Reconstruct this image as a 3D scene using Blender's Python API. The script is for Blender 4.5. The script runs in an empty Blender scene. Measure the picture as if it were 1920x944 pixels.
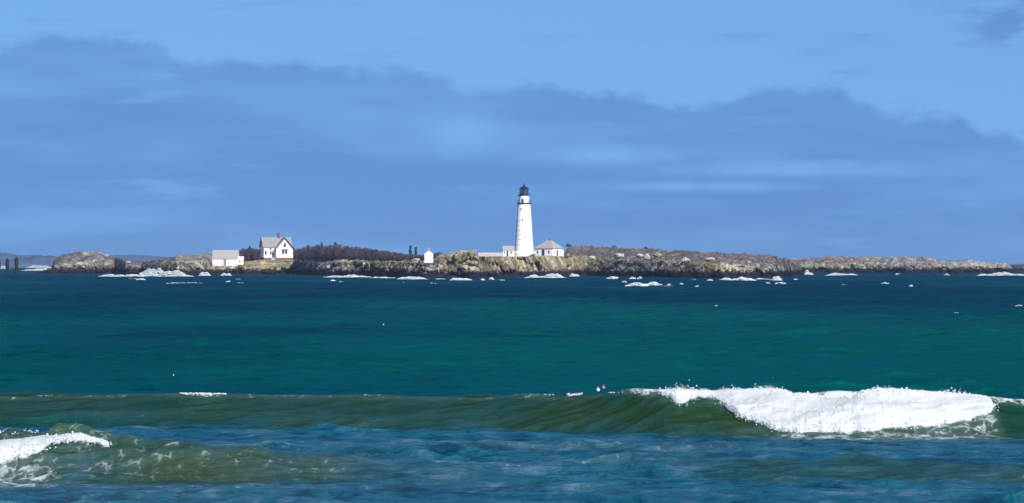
import bpy, bmesh, math, random
import numpy as np
from mathutils import Vector, Matrix

R = math.radians
rng = np.random.default_rng(7)
random.seed(7)
S = bpy.context.scene
COL = S.collection

# ------------------------------------------------------------------ camera, world, sun, exposure
CAMH = 6.2          # metres above the sea, standing on the beach bank
F = 8550.0          # focal length in photo pixels (1920 wide): a long phone zoom
HOR = 490.0         # row of the true horizon in the photo
cam_d = bpy.data.cameras.new('camera'); cam = bpy.data.objects.new('camera', cam_d); COL.objects.link(cam)
cam_d.sensor_width = 36.0; cam_d.lens = F / 1920 * 36.0
cam_d.clip_start = 1.0; cam_d.clip_end = 40000.0
cam.location = (0, 0, CAMH)
cam.rotation_euler = (R(90) + math.atan((HOR - 472) / F), 0, 0)
S.camera = cam

SUN_EL, SUN_AZ = 30.0, 152.0    # azimuth clockwise from +Y (view direction): behind and to the right
S.view_settings.view_transform = 'Standard'; S.view_settings.look = 'None'
S.view_settings.exposure = 0.45; S.view_settings.gamma = 1.0
sun_d = bpy.data.lights.new('sun', 'SUN'); sun = bpy.data.objects.new('sun', sun_d); COL.objects.link(sun)
sun_d.energy = 4.6; sun_d.angle = R(0.53); sun_d.color = (1.0, 0.95, 0.88)
sd = Vector((math.sin(R(SUN_AZ)) * math.cos(R(SUN_EL)), math.cos(R(SUN_AZ)) * math.cos(R(SUN_EL)), math.sin(R(SUN_EL))))
sun.rotation_euler = (-sd).to_track_quat('-Z', 'Y').to_euler()
sun.location = (60, -60, 80)


class NT:
    """small node-tree helper"""
    def __init__(s, tree): s.t = tree; s.n = tree.nodes; s.l = tree.links
    def new(s, typ, **kw):
        n = s.n.new(typ)
        for k, v in kw.items(): setattr(n, k, v)
        return n
    def link(s, a, b): s.l.new(a, b)
    def put(s, sock, v):
        if isinstance(v, bpy.types.NodeSocket): s.l.new(v, sock)
        elif v is not None:
            if isinstance(v, (tuple, list)) and len(v) == 3 and sock.type == 'RGBA': v = (*v, 1)
            sock.default_value = v
    def math(s, op, a, b=None, c=None, clamp=False):
        n = s.new('ShaderNodeMath', operation=op); n.use_clamp = clamp
        s.put(n.inputs[0], a); s.put(n.inputs[1], b); s.put(n.inputs[2], c)
        return n.outputs[0]
    def mix(s, fac, a, b, blend='MIX'):
        n = s.new('ShaderNodeMix', data_type='RGBA', blend_type=blend)
        s.put(n.inputs[0], fac); s.put(n.inputs[6], a); s.put(n.inputs[7], b)
        return n.outputs[2]
    def noise(s, vec, scale, detail=3, rough=0.55, dims='3D', dist=0.0):
        n = s.new('ShaderNodeTexNoise', noise_dimensions=dims)
        if vec is not None: s.put(n.inputs['Vector'], vec)
        n.inputs['Scale'].default_value = scale; n.inputs['Detail'].default_value = detail
        n.inputs['Roughness'].default_value = rough; n.inputs['Distortion'].default_value = dist
        return n.outputs[0]
    def rng(s, v, a, b, c=0.0, d=1.0, smooth=True):
        n = s.new('ShaderNodeMapRange', interpolation_type='SMOOTHSTEP' if smooth else 'LINEAR'); n.clamp = True
        for i, x in enumerate((v, a, b, c, d)): s.put(n.inputs[i], x)
        return n.outputs[0]
    def comb(s, x, y, z):
        n = s.new('ShaderNodeCombineXYZ')
        s.put(n.inputs[0], x); s.put(n.inputs[1], y); s.put(n.inputs[2], z)
        return n.outputs[0]
    def sep(s, v):
        n = s.new('ShaderNodeSeparateXYZ'); s.link(v, n.inputs[0]); return n.outputs
    def scale(s, v, xyz):
        n = s.new('ShaderNodeVectorMath', operation='MULTIPLY'); s.put(n.inputs[0], v); n.inputs[1].default_value = xyz
        return n.outputs[0]


def build_world():
    w = bpy.data.worlds.new('World'); S.world = w; w.use_nodes = True
    T = NT(w.node_tree); T.n.clear()
    out = T.new('ShaderNodeOutputWorld'); bg = T.new('ShaderNodeBackground')
    tc = T.new('ShaderNodeTexCoord').outputs['Generated']
    x, y, z = T.sep(tc)
    # the clear spring air is deep blue almost down to the sea, so the low band of sky is taken from higher up
    zz = T.math('ADD', T.math('MULTIPLY', T.math('MAXIMUM', z, 0.0), 0.85), 0.30)
    sk = T.new('ShaderNodeTexSky', sky_type='NISHITA'); sk.sun_disc = False
    sk.sun_elevation = R(SUN_EL); sk.sun_rotation = R(SUN_AZ)
    sk.altitude = 0; sk.air_density = 1.0; sk.dust_density = 0.3; sk.ozone_density = 3.0
    nrm = T.new('ShaderNodeVectorMath', operation='NORMALIZE'); T.link(T.comb(x, y, zz), nrm.inputs[0])
    T.link(nrm.outputs[0], sk.inputs[0])
    sky = T.mix(1.0, sk.outputs[0], SKY_TINT, 'MULTIPLY')
    # cloud bank: its upper edge follows a curve over azimuth, broken up by billowing noise
    az = T.math('ARCTAN2', x, y)
    u = T.math('ADD', T.math('MULTIPLY', az, F / 1920), 0.5)
    fc = T.new('ShaderNodeFloatCurve')
    pts = [(0, 78), (130, 72), (290, 78), (345, 112), (480, 105), (650, 125), (800, 135), (900, 165), (1030, 152), (1110, 178),
           (1200, 178), (1330, 190), (1420, 172), (1530, 158), (1620, 190), (1700, 210), (1780, 215), (1830, 245), (1920, 268)]
    c = fc.mapping.curves[0]
    c.points[0].location = (0, (490 - 78) / 490); c.points[1].location = (1, (490 - 268) / 490)
    for px, py in pts[1:-1]: c.points.new(px / 1920, (490 - py) / 490)
    fc.mapping.update(); T.put(fc.inputs[1], u)
    top = T.math('MULTIPLY', fc.outputs[0], 490 / F)
    dome = T.comb(T.math('MULTIPLY', az, 60), T.math('MULTIPLY', z, 85), 0.0)
    b1 = T.noise(dome, 1.1, 5, 0.6); b2 = T.noise(dome, 4.0, 3, 0.6)
    puff = T.math('ADD', T.math('MULTIPLY', T.math('SUBTRACT', b1, 0.5), 0.011), T.math('MULTIPLY', T.math('SUBTRACT', b2, 0.5), 0.0035))
    d = T.math('SUBTRACT', T.math('ADD', top, puff), z)
    edge = T.rng(d, -0.0012, 0.0026)
    body = T.rng(T.noise(T.comb(T.math('MULTIPLY', az, 16), T.math('MULTIPLY', z, 90), 4.0), 1.0, 4, 0.55), 0.30, 0.60, 0.60, 1.05)
    fade = T.rng(d, 0.0, 0.03, 0.82, 1.12)
    bank = T.math('MULTIPLY', T.math('MULTIPLY', edge, body), fade)
    # thin wisps above the bank and brighter gaps within it
    wv = T.comb(T.math('MULTIPLY', az, 22), T.math('MULTIPLY', z, 150), 9.0)
    wn = T.noise(wv, 1.0, 4, 0.6)
    wis = T.rng(wn, 0.56, 0.72, 0.0, 0.5)
    bank = T.math('MAXIMUM', bank, T.math('MULTIPLY', wis, 0.8))
    cor = T.math('MULTIPLY', T.rng(az, 0.086, 0.108), T.math('MULTIPLY', T.rng(z, 0.044, 0.050), T.rng(T.noise(T.comb(T.math('MULTIPLY', az, 45), T.math('MULTIPLY', z, 140), 3.0), 1.0, 4, 0.6), 0.42, 0.58)))
    bank = T.math('MAXIMUM', bank, T.math('MULTIPLY', cor, 0.75))
    gap = T.math('MULTIPLY', T.rng(wn, 0.42, 0.28, 0.0, 0.45), 1.0)
    holes = None
    for hx, hy, wx, wy in ((870, 248, 75, 36), (1130, 292, 150, 20), (1480, 318, 260, 16), (930, 150, 60, 22), (1330, 350, 200, 10)):
        a = T.math('DIVIDE', T.math('SUBTRACT', az, (hx - 960) / F), wx / F); b = T.math('DIVIDE', T.math('SUBTRACT', z, (490 - hy) / F), wy / F)
        h = T.math('EXPONENT', T.math('MULTIPLY', T.math('ADD', T.math('MULTIPLY', a, a), T.math('MULTIPLY', b, b)), -1.0))
        holes = h if holes is None else T.math('MAXIMUM', holes, h)
    holes = T.math('MULTIPLY', holes, T.rng(b1, 0.25, 0.6, 0.35, 0.85))
    bank = T.math('MULTIPLY', T.math('MULTIPLY', bank, T.math('SUBTRACT', 1.0, gap)), T.math('SUBTRACT', 1.0, holes))
    col = T.mix(T.math('MULTIPLY', bank, 0.95), sky, T.mix(1.0, sky, CLOUD_TINT, 'MULTIPLY'))
    T.link(col, bg.inputs[0]); bg.inputs[1].default_value = SKY_STR
    T.link(bg.outputs[0], out.inputs[0])

SKY_TINT = (0.69, 0.90, 1.03)
CLOUD_TINT = (0.62, 0.655, 0.75)
SKY_STR = 0.12
build_world()

# ------------------------------------------------------------------ helpers
def pt(px, py, D):
    """world point seen at photo pixel (px, py) at distance D"""
    return Vector(((px - 960) / F * D, D, CAMH - (py - HOR) / F * D))
def dist(py): return CAMH * F / (py - HOR)

def tag(o, label=None, cat=None, group=None, kind=None):
    if label: o['label'] = label
    if cat: o['category'] = cat
    if group: o['group'] = group
    if kind: o['kind'] = kind
    return o
def link(name, me, mat=None, parent=None):
    o = bpy.data.objects.new(name, me); COL.objects.link(o)
    if mat: me.materials.append(mat)
    if parent: o.parent = parent
    return o
def empty(name, loc, rz=0, **kw):
    o = bpy.data.objects.new(name, None); COL.objects.link(o)
    o.location = loc; o.rotation_euler = (0, 0, rz); o.empty_display_size = 0.5
    return tag(o, **kw)
def mesh_np(name, verts, faces, mat=None, parent=None, smooth=False, k=4):
    me = bpy.data.meshes.new(name)
    v = np.asarray(verts, np.float32); f = np.asarray(faces, np.int32)
    me.vertices.add(len(v)); me.vertices.foreach_set('co', v.ravel())
    me.loops.add(f.size); me.loops.foreach_set('vertex_index', f.ravel())
    me.polygons.add(len(f)); me.polygons.foreach_set('loop_start', np.arange(0, f.size, k, dtype=np.int32))
    me.polygons.foreach_set('loop_total', np.full(len(f), k, np.int32))
    if smooth: me.polygons.foreach_set('use_smooth', np.ones(len(f), bool))
    me.update(calc_edges=True); me.validate()
    return link(name, me, mat, parent)
def grid_faces(nr, nc):
    i = np.arange(nr - 1)[:, None] * nc + np.arange(nc - 1)[None, :]
    return np.stack([i, i + 1, i + nc + 1, i + nc], -1).reshape(-1, 4)
def attr(o, name, arr):
    a = o.data.attributes.new(name, 'FLOAT', 'POINT'); a.data.foreach_set('value', np.asarray(arr, np.float32).ravel())
def attr_col(o, name, arr):
    a = o.data.attributes.new(name, 'FLOAT_COLOR', 'POINT')
    c = np.concatenate([arr, np.ones((len(arr), 1))], 1).astype(np.float32); a.data.foreach_set('color', c.ravel())

def hsh(ix, iy, s):
    n = (ix.astype(np.int64) * 374761393 + iy.astype(np.int64) * 668265263 + s * 1274126177) & 0xFFFFFFFF
    n = ((n ^ (n >> 13)) * 1274126177) & 0xFFFFFFFF
    return ((n ^ (n >> 16)) & 0xFFFF) / 65535.0
def vn(x, y, s=0):
    ix = np.floor(x); iy = np.floor(y); fx = x - ix; fy = y - iy
    fx = fx * fx * (3 - 2 * fx); fy = fy * fy * (3 - 2 * fy)
    a = hsh(ix, iy, s); b = hsh(ix + 1, iy, s); c = hsh(ix, iy + 1, s); d = hsh(ix + 1, iy + 1, s)
    return (a * (1 - fx) + b * fx) * (1 - fy) + (c * (1 - fx) + d * fx) * fy - 0.5
def fbm(x, y, s=0, o=4, g=0.5):
    r = 0; a = 1
    for k in range(o): r = r + a * vn(x * 2 ** k + 17.3 * k, y * 2 ** k - 9.1 * k, s + k); a *= g
    return r
def cells(x, y, s):
    """jittered cell noise: random value of the nearest cell and distance to its centre"""
    ix = np.floor(x); iy = np.floor(y); best = np.full(x.shape, 1e9); val = np.zeros(x.shape)
    for dx in (-1, 0, 1):
        for dy in (-1, 0, 1):
            cx = ix + dx; cy = iy + dy
            d = (cx + hsh(cx, cy, s) - x) ** 2 + (cy + hsh(cx, cy, s + 5) - y) ** 2
            m = d < best; best = np.where(m, d, best); val = np.where(m, hsh(cx, cy, s + 11), val)
    return val, np.sqrt(best)
def sstep(a, b, x):
    t = np.clip((x - a) / (b - a), 0, 1); return t * t * (3 - 2 * t)

# ------------------------------------------------------------------ materials
def mat(name, base, rough=0.8, spec=0.3, var=0.12, scale=1.5, bump=0.0, metallic=0.0, stretch=(1, 1, 1)):
    m = bpy.data.materials.new(name); m.use_nodes = True
    T = NT(m.node_tree); b = T.n['Principled BSDF']
    co = T.new('ShaderNodeTexCoord').outputs['Object']
    n = T.noise(T.scale(co, stretch), scale, 4, 0.6)
    lo = tuple(c * (1 - var) for c in base); hi = tuple(min(1, c * (1 + var)) for c in base)
    T.link(T.mix(T.rng(n, 0.3, 0.7), lo, hi), b.inputs['Base Color'])
    b.inputs['Roughness'].default_value = rough; b.inputs['Specular IOR Level'].default_value = spec
    b.inputs['Metallic'].default_value = metallic
    if bump:
        bp = T.new('ShaderNodeBump'); bp.inputs['Strength'].default_value = 1; bp.inputs['Distance'].default_value = bump
        T.link(n, bp.inputs['Height']); T.link(bp.outputs[0], b.inputs['Normal'])
    return m
M = dict(
    white=mat('white_paint', (0.80, 0.79, 0.76), 0.55, 0.4, 0.05, 0.7, stretch=(1, 1, 0.3)),
    white2=mat('white_clapboard', (0.78, 0.77, 0.74), 0.6, 0.3, 0.06, 0.9),
    roof=mat('grey_shingle', (0.26, 0.245, 0.245), 0.9, 0.2, 0.15, 2.5),
    roof2=mat('pale_shingle', (0.33, 0.31, 0.30), 0.9, 0.2, 0.12, 2.5),
    dark=mat('black_iron', (0.004, 0.018, 0.055), 0.45, 0.5, 0.2, 2),
    trim=mat('dark_trim', (0.03, 0.04, 0.07), 0.6, 0.3, 0.1, 2),
    glass=mat('window_glass', (0.05, 0.05, 0.11), 0.15, 0.6, 0.1, 2),
    brick=mat('red_brick', (0.19, 0.075, 0.065), 0.9, 0.2, 0.25, 3),
    conc=mat('concrete', (0.42, 0.38, 0.36), 0.9, 0.2, 0.15, 1.5),
    hoop=mat('painted_iron_hoop', (0.66, 0.65, 0.64), 0.5, 0.4, 0.1, 1),
    pile=mat('tarred_timber', (0.006, 0.006, 0.012), 0.7, 0.3, 0.3, 2, stretch=(1, 1, .2)),
    bark=mat('bark', (0.06, 0.045, 0.04), 0.9, 0.1, 0.2, 2),
    needle=mat('conifer_needles', (0.025, 0.05, 0.045), 0.9, 0.1, 0.3, 1.2),
    twig=mat('bare_twigs', (0.085, 0.062, 0.085), 0.95, 0.1, 0.4, 0.35),
    heath=mat('winter_heath', (0.145, 0.12, 0.118), 0.95, 0.1, 0.4, 0.3),
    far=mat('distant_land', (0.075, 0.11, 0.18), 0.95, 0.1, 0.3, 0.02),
    buoy=mat('buoy_white', (0.75, 0.76, 0.74), 0.4, 0.4, 0.08, 5),
    pink=mat('buoy_faded_red', (0.50, 0.14, 0.12), 0.4, 0.4, 0.1, 6),
)

def foam_mat():
    m = bpy.data.materials.new('sea_foam'); m.use_nodes = True
    T = NT(m.node_tree); b = T.n['Principled BSDF']
    geo = T.new('ShaderNodeNewGeometry').outputs['Position']
    n = T.noise(geo, 6.0, 5, 0.65)
    T.link(T.mix(T.rng(n, 0.3, 0.62), (0.88, 0.90, 0.91), (0.95, 0.96, 0.96)), b.inputs['Base Color'])
    b.inputs['Roughness'].default_value = 0.8; b.inputs['Specular IOR Level'].default_value = 0.15
    b.inputs['Subsurface Weight'].default_value = 0.0
    bp = T.new('ShaderNodeBump'); bp.inputs['Distance'].default_value = 0.04
    T.link(n, bp.inputs['Height']); T.link(bp.outputs[0], b.inputs['Normal'])
    tr = T.new('ShaderNodeBsdfTranslucent'); tr.inputs[0].default_value = (0.92, 0.94, 0.95, 1)     # froth lets light through
    ms = T.new('ShaderNodeMixShader'); ms.inputs[0].default_value = 0.45
    T.link(b.outputs[0], ms.inputs[1]); T.link(tr.outputs[0], ms.inputs[2]); T.link(ms.outputs[0], T.n['Material Output'].inputs['Surface'])
    return m
M['foam'] = foam_mat()

def water_mat():
    m = bpy.data.materials.new('sea_water'); m.use_nodes = True
    T = NT(m.node_tree); b = T.n['Principled BSDF']; out = T.n['Material Output']
    pos = T.new('ShaderNodeNewGeometry').outputs['Position']
    x, y, z = T.sep(pos)
    # water body: blue near the beach, teal in the deeper water beyond
    shore = T.rng(T.math('ADD', y, T.math('MULTIPLY', T.noise(T.scale(pos, (0.05, 0.05, 0)), 1.0, 2), 14)), 172, 196)
    pn = T.noise(T.scale(pos, (0.010, 0.0028, 0)), 1.0, 4, 0.6)      # wind and cloud-shade patches painted in, over deep / shallow patches
    deep = T.mix(T.rng(T.math('SUBTRACT', pn, T.rng(y, 260, 900, -0.08, 0.09, smooth=False)), 0.38, 0.60), W_DEEP1, W_DEEP2)
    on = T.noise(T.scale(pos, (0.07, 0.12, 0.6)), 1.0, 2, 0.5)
    olive = T.mix(T.rng(on, 0.35, 0.65), W_OLIVE1, W_OLIVE2)  # olive of sun shining through thin wave faces, painted as body colour
    glow_silt = T.new('ShaderNodeAttribute', attribute_name='glow_silt').outputs['Fac']
    st = T.noise(T.scale(pos, (0.85, 0.62, 0.5)), 1.0, 6, 0.72); st2 = T.noise(T.scale(pos, (0.22, 0.16, 0.2)), 1.0, 3, 0.6)
    stv = T.math('ADD', st, T.math('MULTIPLY', T.math('SUBTRACT', st2, 0.5), 0.55))
    near = T.mix(T.rng(stv, 0.36, 0.50), (0.0, 0.036, 0.066), W_NEAR)
    near = T.mix(T.rng(stv, 0.52, 0.70), near, (0.060, 0.135, 0.205))      # patchy sheen painted into the colour, with thin films of old foam
    body = T.mix(glow_silt, T.mix(shore, near, deep), olive)
    # roughness grows with distance: the wavelets get too small to see
    ro = T.rng(y, 100, 700, 0.10, 0.22, smooth=False)
    r1 = T.noise(T.scale(pos, (1.3, 3.6, 1.0)), 1.0, 6, 0.70)
    r2 = T.noise(T.scale(pos, (0.35, 0.6, 0.3)), 1.0, 4, 0.6)
    bp = T.new('ShaderNodeBump'); bp.inputs['Distance'].default_value = 0.20; T.link(r1, bp.inputs['Height'])
    bp2 = T.new('ShaderNodeBump'); T.link(T.rng(y, 180, 800, 0.0, 1.6, smooth=False), bp2.inputs['Distance']); T.link(r2, bp2.inputs['Height'])
    T.link(bp.outputs[0], bp2.inputs['Normal']); nor = bp2.outputs[0]
    # foam lying on the surface: lace where little, closed where much
    at = T.new('ShaderNodeAttribute', attribute_name='foam').outputs['Fac']
    wob = T.noise(T.scale(pos, (0.9, 0.6, 1.0)), 1.0, 3, 0.6)
    wv = T.comb(T.math('ADD', T.math('MULTIPLY', x, 1.0), T.math('MULTIPLY', wob, 3.0)), T.math('ADD', T.math('MULTIPLY', y, 0.55), T.math('MULTIPLY', wob, 1.6)), T.math('MULTIPLY', z, 0.9))
    vo = T.new('ShaderNodeTexVoronoi', feature='DISTANCE_TO_EDGE'); T.link(wv, vo.inputs['Vector']); vo.inputs['Scale'].default_value = 1.7
    lace = T.math('SUBTRACT', 1.0, T.rng(vo.outputs[0], 0.0, 0.22, smooth=False))
    fn = T.noise(T.scale(pos, (2.2, 1.2, 2.2)), 1.0, 5, 0.68)
    cov = T.math('ADD', T.math('MULTIPLY', lace, 0.22), T.math('MULTIPLY', fn, 0.95))
    th = T.math('SUBTRACT', 1.12, T.math('MULTIPLY', at, 1.0))
    fm = T.math('MULTIPLY', T.rng(T.math('SUBTRACT', cov, th), -0.06, 0.26), T.rng(at, 0.0, 0.12))
    milk = T.math('MULTIPLY', T.rng(at, 0.15, 0.9), T.rng(fn, 0.3, 0.7, 0.25, 0.75))      # fine bubbles under the surface whiten the water itself
    wb = T.new('ShaderNodeBsdfDiffuse'); T.link(T.mix(milk, body, (0.20, 0.25, 0.21)), wb.inputs[0]); T.link(nor, wb.inputs['Normal'])
    fr = T.new('ShaderNodeFresnel'); fr.inputs[0].default_value = 1.333; T.link(nor, fr.inputs['Normal'])
    gl = T.new('ShaderNodeBsdfGlossy'); T.link(T.mix(T.rng(y, 150, 200), W_REFL1, W_REFL2), gl.inputs[0]); T.link(ro, gl.inputs['Roughness']); T.link(nor, gl.inputs['Normal'])
    cap = T.rng(y, 170, 260, 0.80, 0.40)      # beyond the breakers unresolved wave slopes facing the beach keep the mirror weak
    wm = T.new('ShaderNodeMixShader'); T.link(T.math('MULTIPLY', T.math('MINIMUM', T.math('MULTIPLY', fr.outputs[0], T.rng(y, 170, 260, 1.0, 0.7)), cap), T.math('SUBTRACT', 1.0, T.math('MULTIPLY', glow_silt, 0.45))), wm.inputs[0])
    T.link(wb.outputs[0], wm.inputs[1]); T.link(gl.outputs[0], wm.inputs[2])
    df = T.new('ShaderNodeBsdfDiffuse'); df.inputs[0].default_value = (0.72, 0.77, 0.78, 1)
    ms = T.new('ShaderNodeMixShader'); T.link(T.math('MULTIPLY', fm, T.rng(at, 0.3, 0.9, 0.42, 0.85)), ms.inputs[0]); T.link(wm.outputs[0], ms.inputs[1]); T.link(df.outputs[0], ms.inputs[2])
    T.link(ms.outputs[0], out.inputs['Surface'])
    return m
W_DEEP1 = (0.0, 0.022, 0.040); W_DEEP2 = (0.0, 0.064, 0.060); W_NEAR = (0.006, 0.082, 0.124); W_REFL1 = (0.66, 0.84, 1.0); W_REFL2 = (0.08, 0.58, 0.72)
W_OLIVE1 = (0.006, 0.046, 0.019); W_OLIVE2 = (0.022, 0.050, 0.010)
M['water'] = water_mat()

def rock_mat():
    m = bpy.data.materials.new('island_rock'); m.use_nodes = True
    T = NT(m.node_tree); b = T.n['Principled BSDF']
    pos = T.new('ShaderNodeNewGeometry').outputs['Position']
    x, y, z = T.sep(pos)
    col = T.new('ShaderNodeAttribute', attribute_name='Col').outputs['Color']
    n = T.noise(T.scale(pos, (0.5, 0.5, 0.9)), 1.0, 5, 0.65)
    f = T.noise(T.scale(pos, (1.6, 1.6, 2.4)), 1.0, 4, 0.7)
    c = T.mix(1.0, col, T.mix(T.rng(n, 0.3, 0.7), (0.62, 0.60, 0.62), (1.3, 1.3, 1.25)), 'MULTIPLY')
    c = T.mix(1.0, c, T.mix(T.rng(f, 0.3, 0.7), (0.75, 0.75, 0.78), (1.2, 1.2, 1.2)), 'MULTIPLY')
    # weed-covered, always wet rock up to the high-tide line
    tl = T.math('ADD', z, T.math('MULTIPLY', T.math('SUBTRACT', n, 0.5), 5.0))
    c = T.mix(T.rng(tl, 3.3, 2.0), c, (0.018, 0.014, 0.024))
    T.link(c, b.inputs['Base Color'])
    b.inputs['Roughness'].default_value = 0.9; b.inputs['Specular IOR Level'].default_value = 0.15
    bp = T.new('ShaderNodeBump'); bp.inputs['Distance'].default_value = 0.5
    T.link(f, bp.inputs['Height']); T.link(bp.outputs[0], b.inputs['Normal'])
    return m
M['rock'] = rock_mat()

# ------------------------------------------------------------------ the sea
sx_o, sx_i = 170 / F, 134 / F
def tb(tbl, v): a = np.array(tbl, float); return np.interp(v, a[:, 0], a[:, 1])
O_Y = [(-3000, 190), (-800, 181), (0, 178), (600, 176.5), (900, 175), (1100, 172), (1240, 169), (1600, 168), (1850, 169), (2100, 170), (3500, 178)]
O_PY = [(-3000, 745), (0, 741), (300, 738), (600, 742), (900, 744), (1000, 742), (1100, 738), (1180, 733), (1240, 731), (1330, 733), (1500, 742), (1640, 733), (1850, 744), (1920, 751), (3000, 755)]
I_Y = [(-3000, 138), (0, 135), (300, 134), (600, 133), (900, 133), (1450, 135), (1920, 134), (4000, 136)]
I_H = [(-3000, 1.0), (-200, 1.15), (0, 1.12), (200, 1.12), (320, .96), (430, .74), (560, .48), (760, .26), (950, .12), (1100, .22), (1350, .42), (1500, .44), (1700, .36), (1920, .25), (3000, .3)]
OW, IW = 4.5, 3.8
def crest_o(x):
    p = x / sx_o + 960
    yc = tb(O_Y, p) + 0.25 * fbm(x * 0.18, x * 0, 3, 3)
    H = CAMH - tb(O_Y, p) * (tb(O_PY, p) - HOR) / F + 0.04 * fbm(x * 0.3, x * 0 + 4, 8, 3)
    return yc, H
def crest_i(x):
    p = x / sx_i + 960
    return tb(I_Y, p) + 1.0 * fbm(x * 0.16, x * 0 + 2, 5, 3), tb(I_H, p) * (1 + 0.42 * fbm(x * 0.55, x * 0, 12, 4))
def ridge(s, H, w, back, tr, cur=1.7):
    t = np.clip(-s / w, 0, 1)
    front = H * (1 - t) ** cur - tr * sstep(0.5, 1.0, t)
    z = np.where(s > 0, H * np.exp(-(np.abs(s) / back) ** 1.6), front)
    return np.where(s < -w, -tr * np.exp(-(np.abs(s + w) / 7.0) ** 2), z)
def swell(x, y):
    yo, Ho = crest_o(x); yi, Hi = crest_i(x)
    z = ridge(y - yo, Ho, OW, 7.5, 0.16, 1.3) + ridge(y - yi, Hi, IW, 4.5, 0.10, 1.5)
    return z
WV = []
r_ = random.Random(11)
for k in range(66):
    L = 0.5 * (34 / 0.5) ** (k / 65) * r_.uniform(0.9, 1.1)
    th = r_.gauss(0, 0.42)
    WV.append((L, -math.sin(th), -math.cos(th), r_.uniform(0, 6.283)))
def chop(x, y):
    """wind sea: short-crested waves running to the beach; the long ones only outside the breakers"""
    out = sstep(176, 250, y)
    g = 0.55 + 1.0 * (fbm(x * 0.09, y * 0.10, 31, 4) + 0.5)       # gusty patches
    z = np.zeros_like(x); dx = np.zeros_like(x); dy = np.zeros_like(x)
    for L, ux, uy, ph in WV:
        k = 6.2832 / L
        if L < 5: a = (0.0105 - 0.001 * out) * L ** 0.80
        else: a = (0.0022 + 0.0110 * out) * L ** 0.55 * np.exp(-(L / 26) ** 2)
        a = a * g
        # waves too short for the mesh out there are left to the roughness of the surface
        fade = np.clip(1.6 - y / (260 * L), 0, 1)
        p = k * (ux * x + uy * y) + ph
        c = np.cos(p); s = np.sin(p)
        z += a * fade * c; dx -= a * fade * ux * s * 1.1; dy -= a * fade * uy * s * 1.1
    return z, dx, dy
def foam_attr(x, y):
    po = x / sx_o + 960; pi = x / sx_i + 960
    yo, Ho = crest_o(x); yi, Hi = crest_i(x); so = y - yo; si = y - yi
    f = np.zeros_like(x)
    # churned water under and before the big break
    f = np.maximum(f, 0.52 * sstep(1330, 1480, po) * (1 - sstep(1840, 1880, po)) * sstep(-13, -5, so) * (1 - sstep(-1.5, 0, so)))
    f = np.maximum(f, 0.30 * sstep(1250, 1480, po) * sstep(-22, -9, so) * (1 - sstep(-9, -4, so)))
    # feathering lip
    lip = sstep(-1.0, -0.2, so) * (1 - sstep(0.2, 0.9, so))
    f = np.maximum(f, lip * (0.30 * sstep(1120, 1240, po) + 0.36 + 0.30 * np.clip(fbm(x * .5, x * 0, 50, 2), 0, 1)))
    f = np.maximum(f, 0.34 * sstep(1170, 1250, po) * (1 - sstep(1350, 1400, po)) * sstep(-1.8, -1.0, so) * (1 - sstep(-.4, 0, so)))
    f = np.maximum(f, 0.55 * sstep(1850, 1870, po) * sstep(-1.2, -.5, so) * (1 - sstep(0.1, .6, so)))
    # spent foam on the inner wave, thinning to the right
    left = 1 - sstep(150, 900, pi)
    f = np.maximum(f, (0.34 + 0.08 * left) * (1 - sstep(620, 900, pi)) * sstep(-7, -2.5, si) * (1 - sstep(0.5, 1.6, si)))
    f = np.maximum(f, 0.56 * (1 - sstep(60, 300, pi)) * sstep(-13, -6, si) * (1 - sstep(-2.2, -1.0, si)))
    f = np.maximum(f, 0.24 * sstep(1150, 1300, pi) * sstep(-3, -1.4, si) * (1 - sstep(0.1, .8, si)))
    # old streaks drifting over the flats between the waves
    f = np.maximum(f, (0.25 + 0.30 * fbm(x * 0.10, y * 0.25, 77, 3)) * (1 - sstep(155, 171, y)))
    return f

def build_sea():
    ys = list(np.arange(-60, 104, 8.0)); y = 104.0
    while y < 2700:
        ys.append(y)
        if y < 182: y += 0.13
        else: y += min(3.0, 0.13 + (y - 182) * 0.0021)
    while y < 9000: ys.append(y); y *= 1.03
    ys.append(9000.0); ys = np.array(ys)
    dense = np.linspace(-0.128, 0.128, 900)
    side = 0.128 * 1.18 ** np.arange(1, 16)
    us = np.concatenate([-side[::-1], dense, side])
    Y = np.repeat(ys[:, None], len(us), 1); X = us[None, :] * (np.maximum(Y, 0) * 0.97 + 12.0)
    cz, dx, dy = chop(X, Y)
    calm = 1 - 0.62 * np.exp(-((Y - crest_o(X)[0] + 1.0) / 4.5) ** 2)      # wave faces are drawn smooth
    edge = sstep(85, 105, Y)
    Z = swell(X, Y) * edge + cz * calm
    fo = foam_attr(X, Y)
    P = np.stack([X + dx * calm, Y + dy * calm, Z], -1).reshape(-1, 3)
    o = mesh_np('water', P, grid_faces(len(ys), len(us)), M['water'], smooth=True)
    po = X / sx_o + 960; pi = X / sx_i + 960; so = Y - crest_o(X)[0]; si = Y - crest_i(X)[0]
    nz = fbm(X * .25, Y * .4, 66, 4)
    glow_silt = sstep(-7.5, -1.8, so + 1.6 * nz) * (1 - sstep(0.5, 6, so)) * (0.80 + 0.24 * sstep(800, 1250, po) + .2 * nz)  # where sunlight through the faces is painted olive
    glow_silt = np.maximum(glow_silt, sstep(-8, -2.5, si + 5 * nz) * (1 - sstep(-.2, 1.5, si)) * (0.95 * (1 - sstep(350, 1000, pi)) + 0.50 * sstep(1150, 1450, pi)))
    glow_silt = np.maximum(glow_silt, 0.8 * sstep(1200, 1500, po) * sstep(-11, -5, so) * (1 - sstep(-3, 0, so)))
    attr(o, 'glow_silt', np.clip(glow_silt, 0, 1))
    attr(o, 'foam', fo); tag(o, label='open sea, teal far out and blue with olive-green wave faces near the beach', kind='structure')
    print('sea', P.shape)
build_sea()

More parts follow.
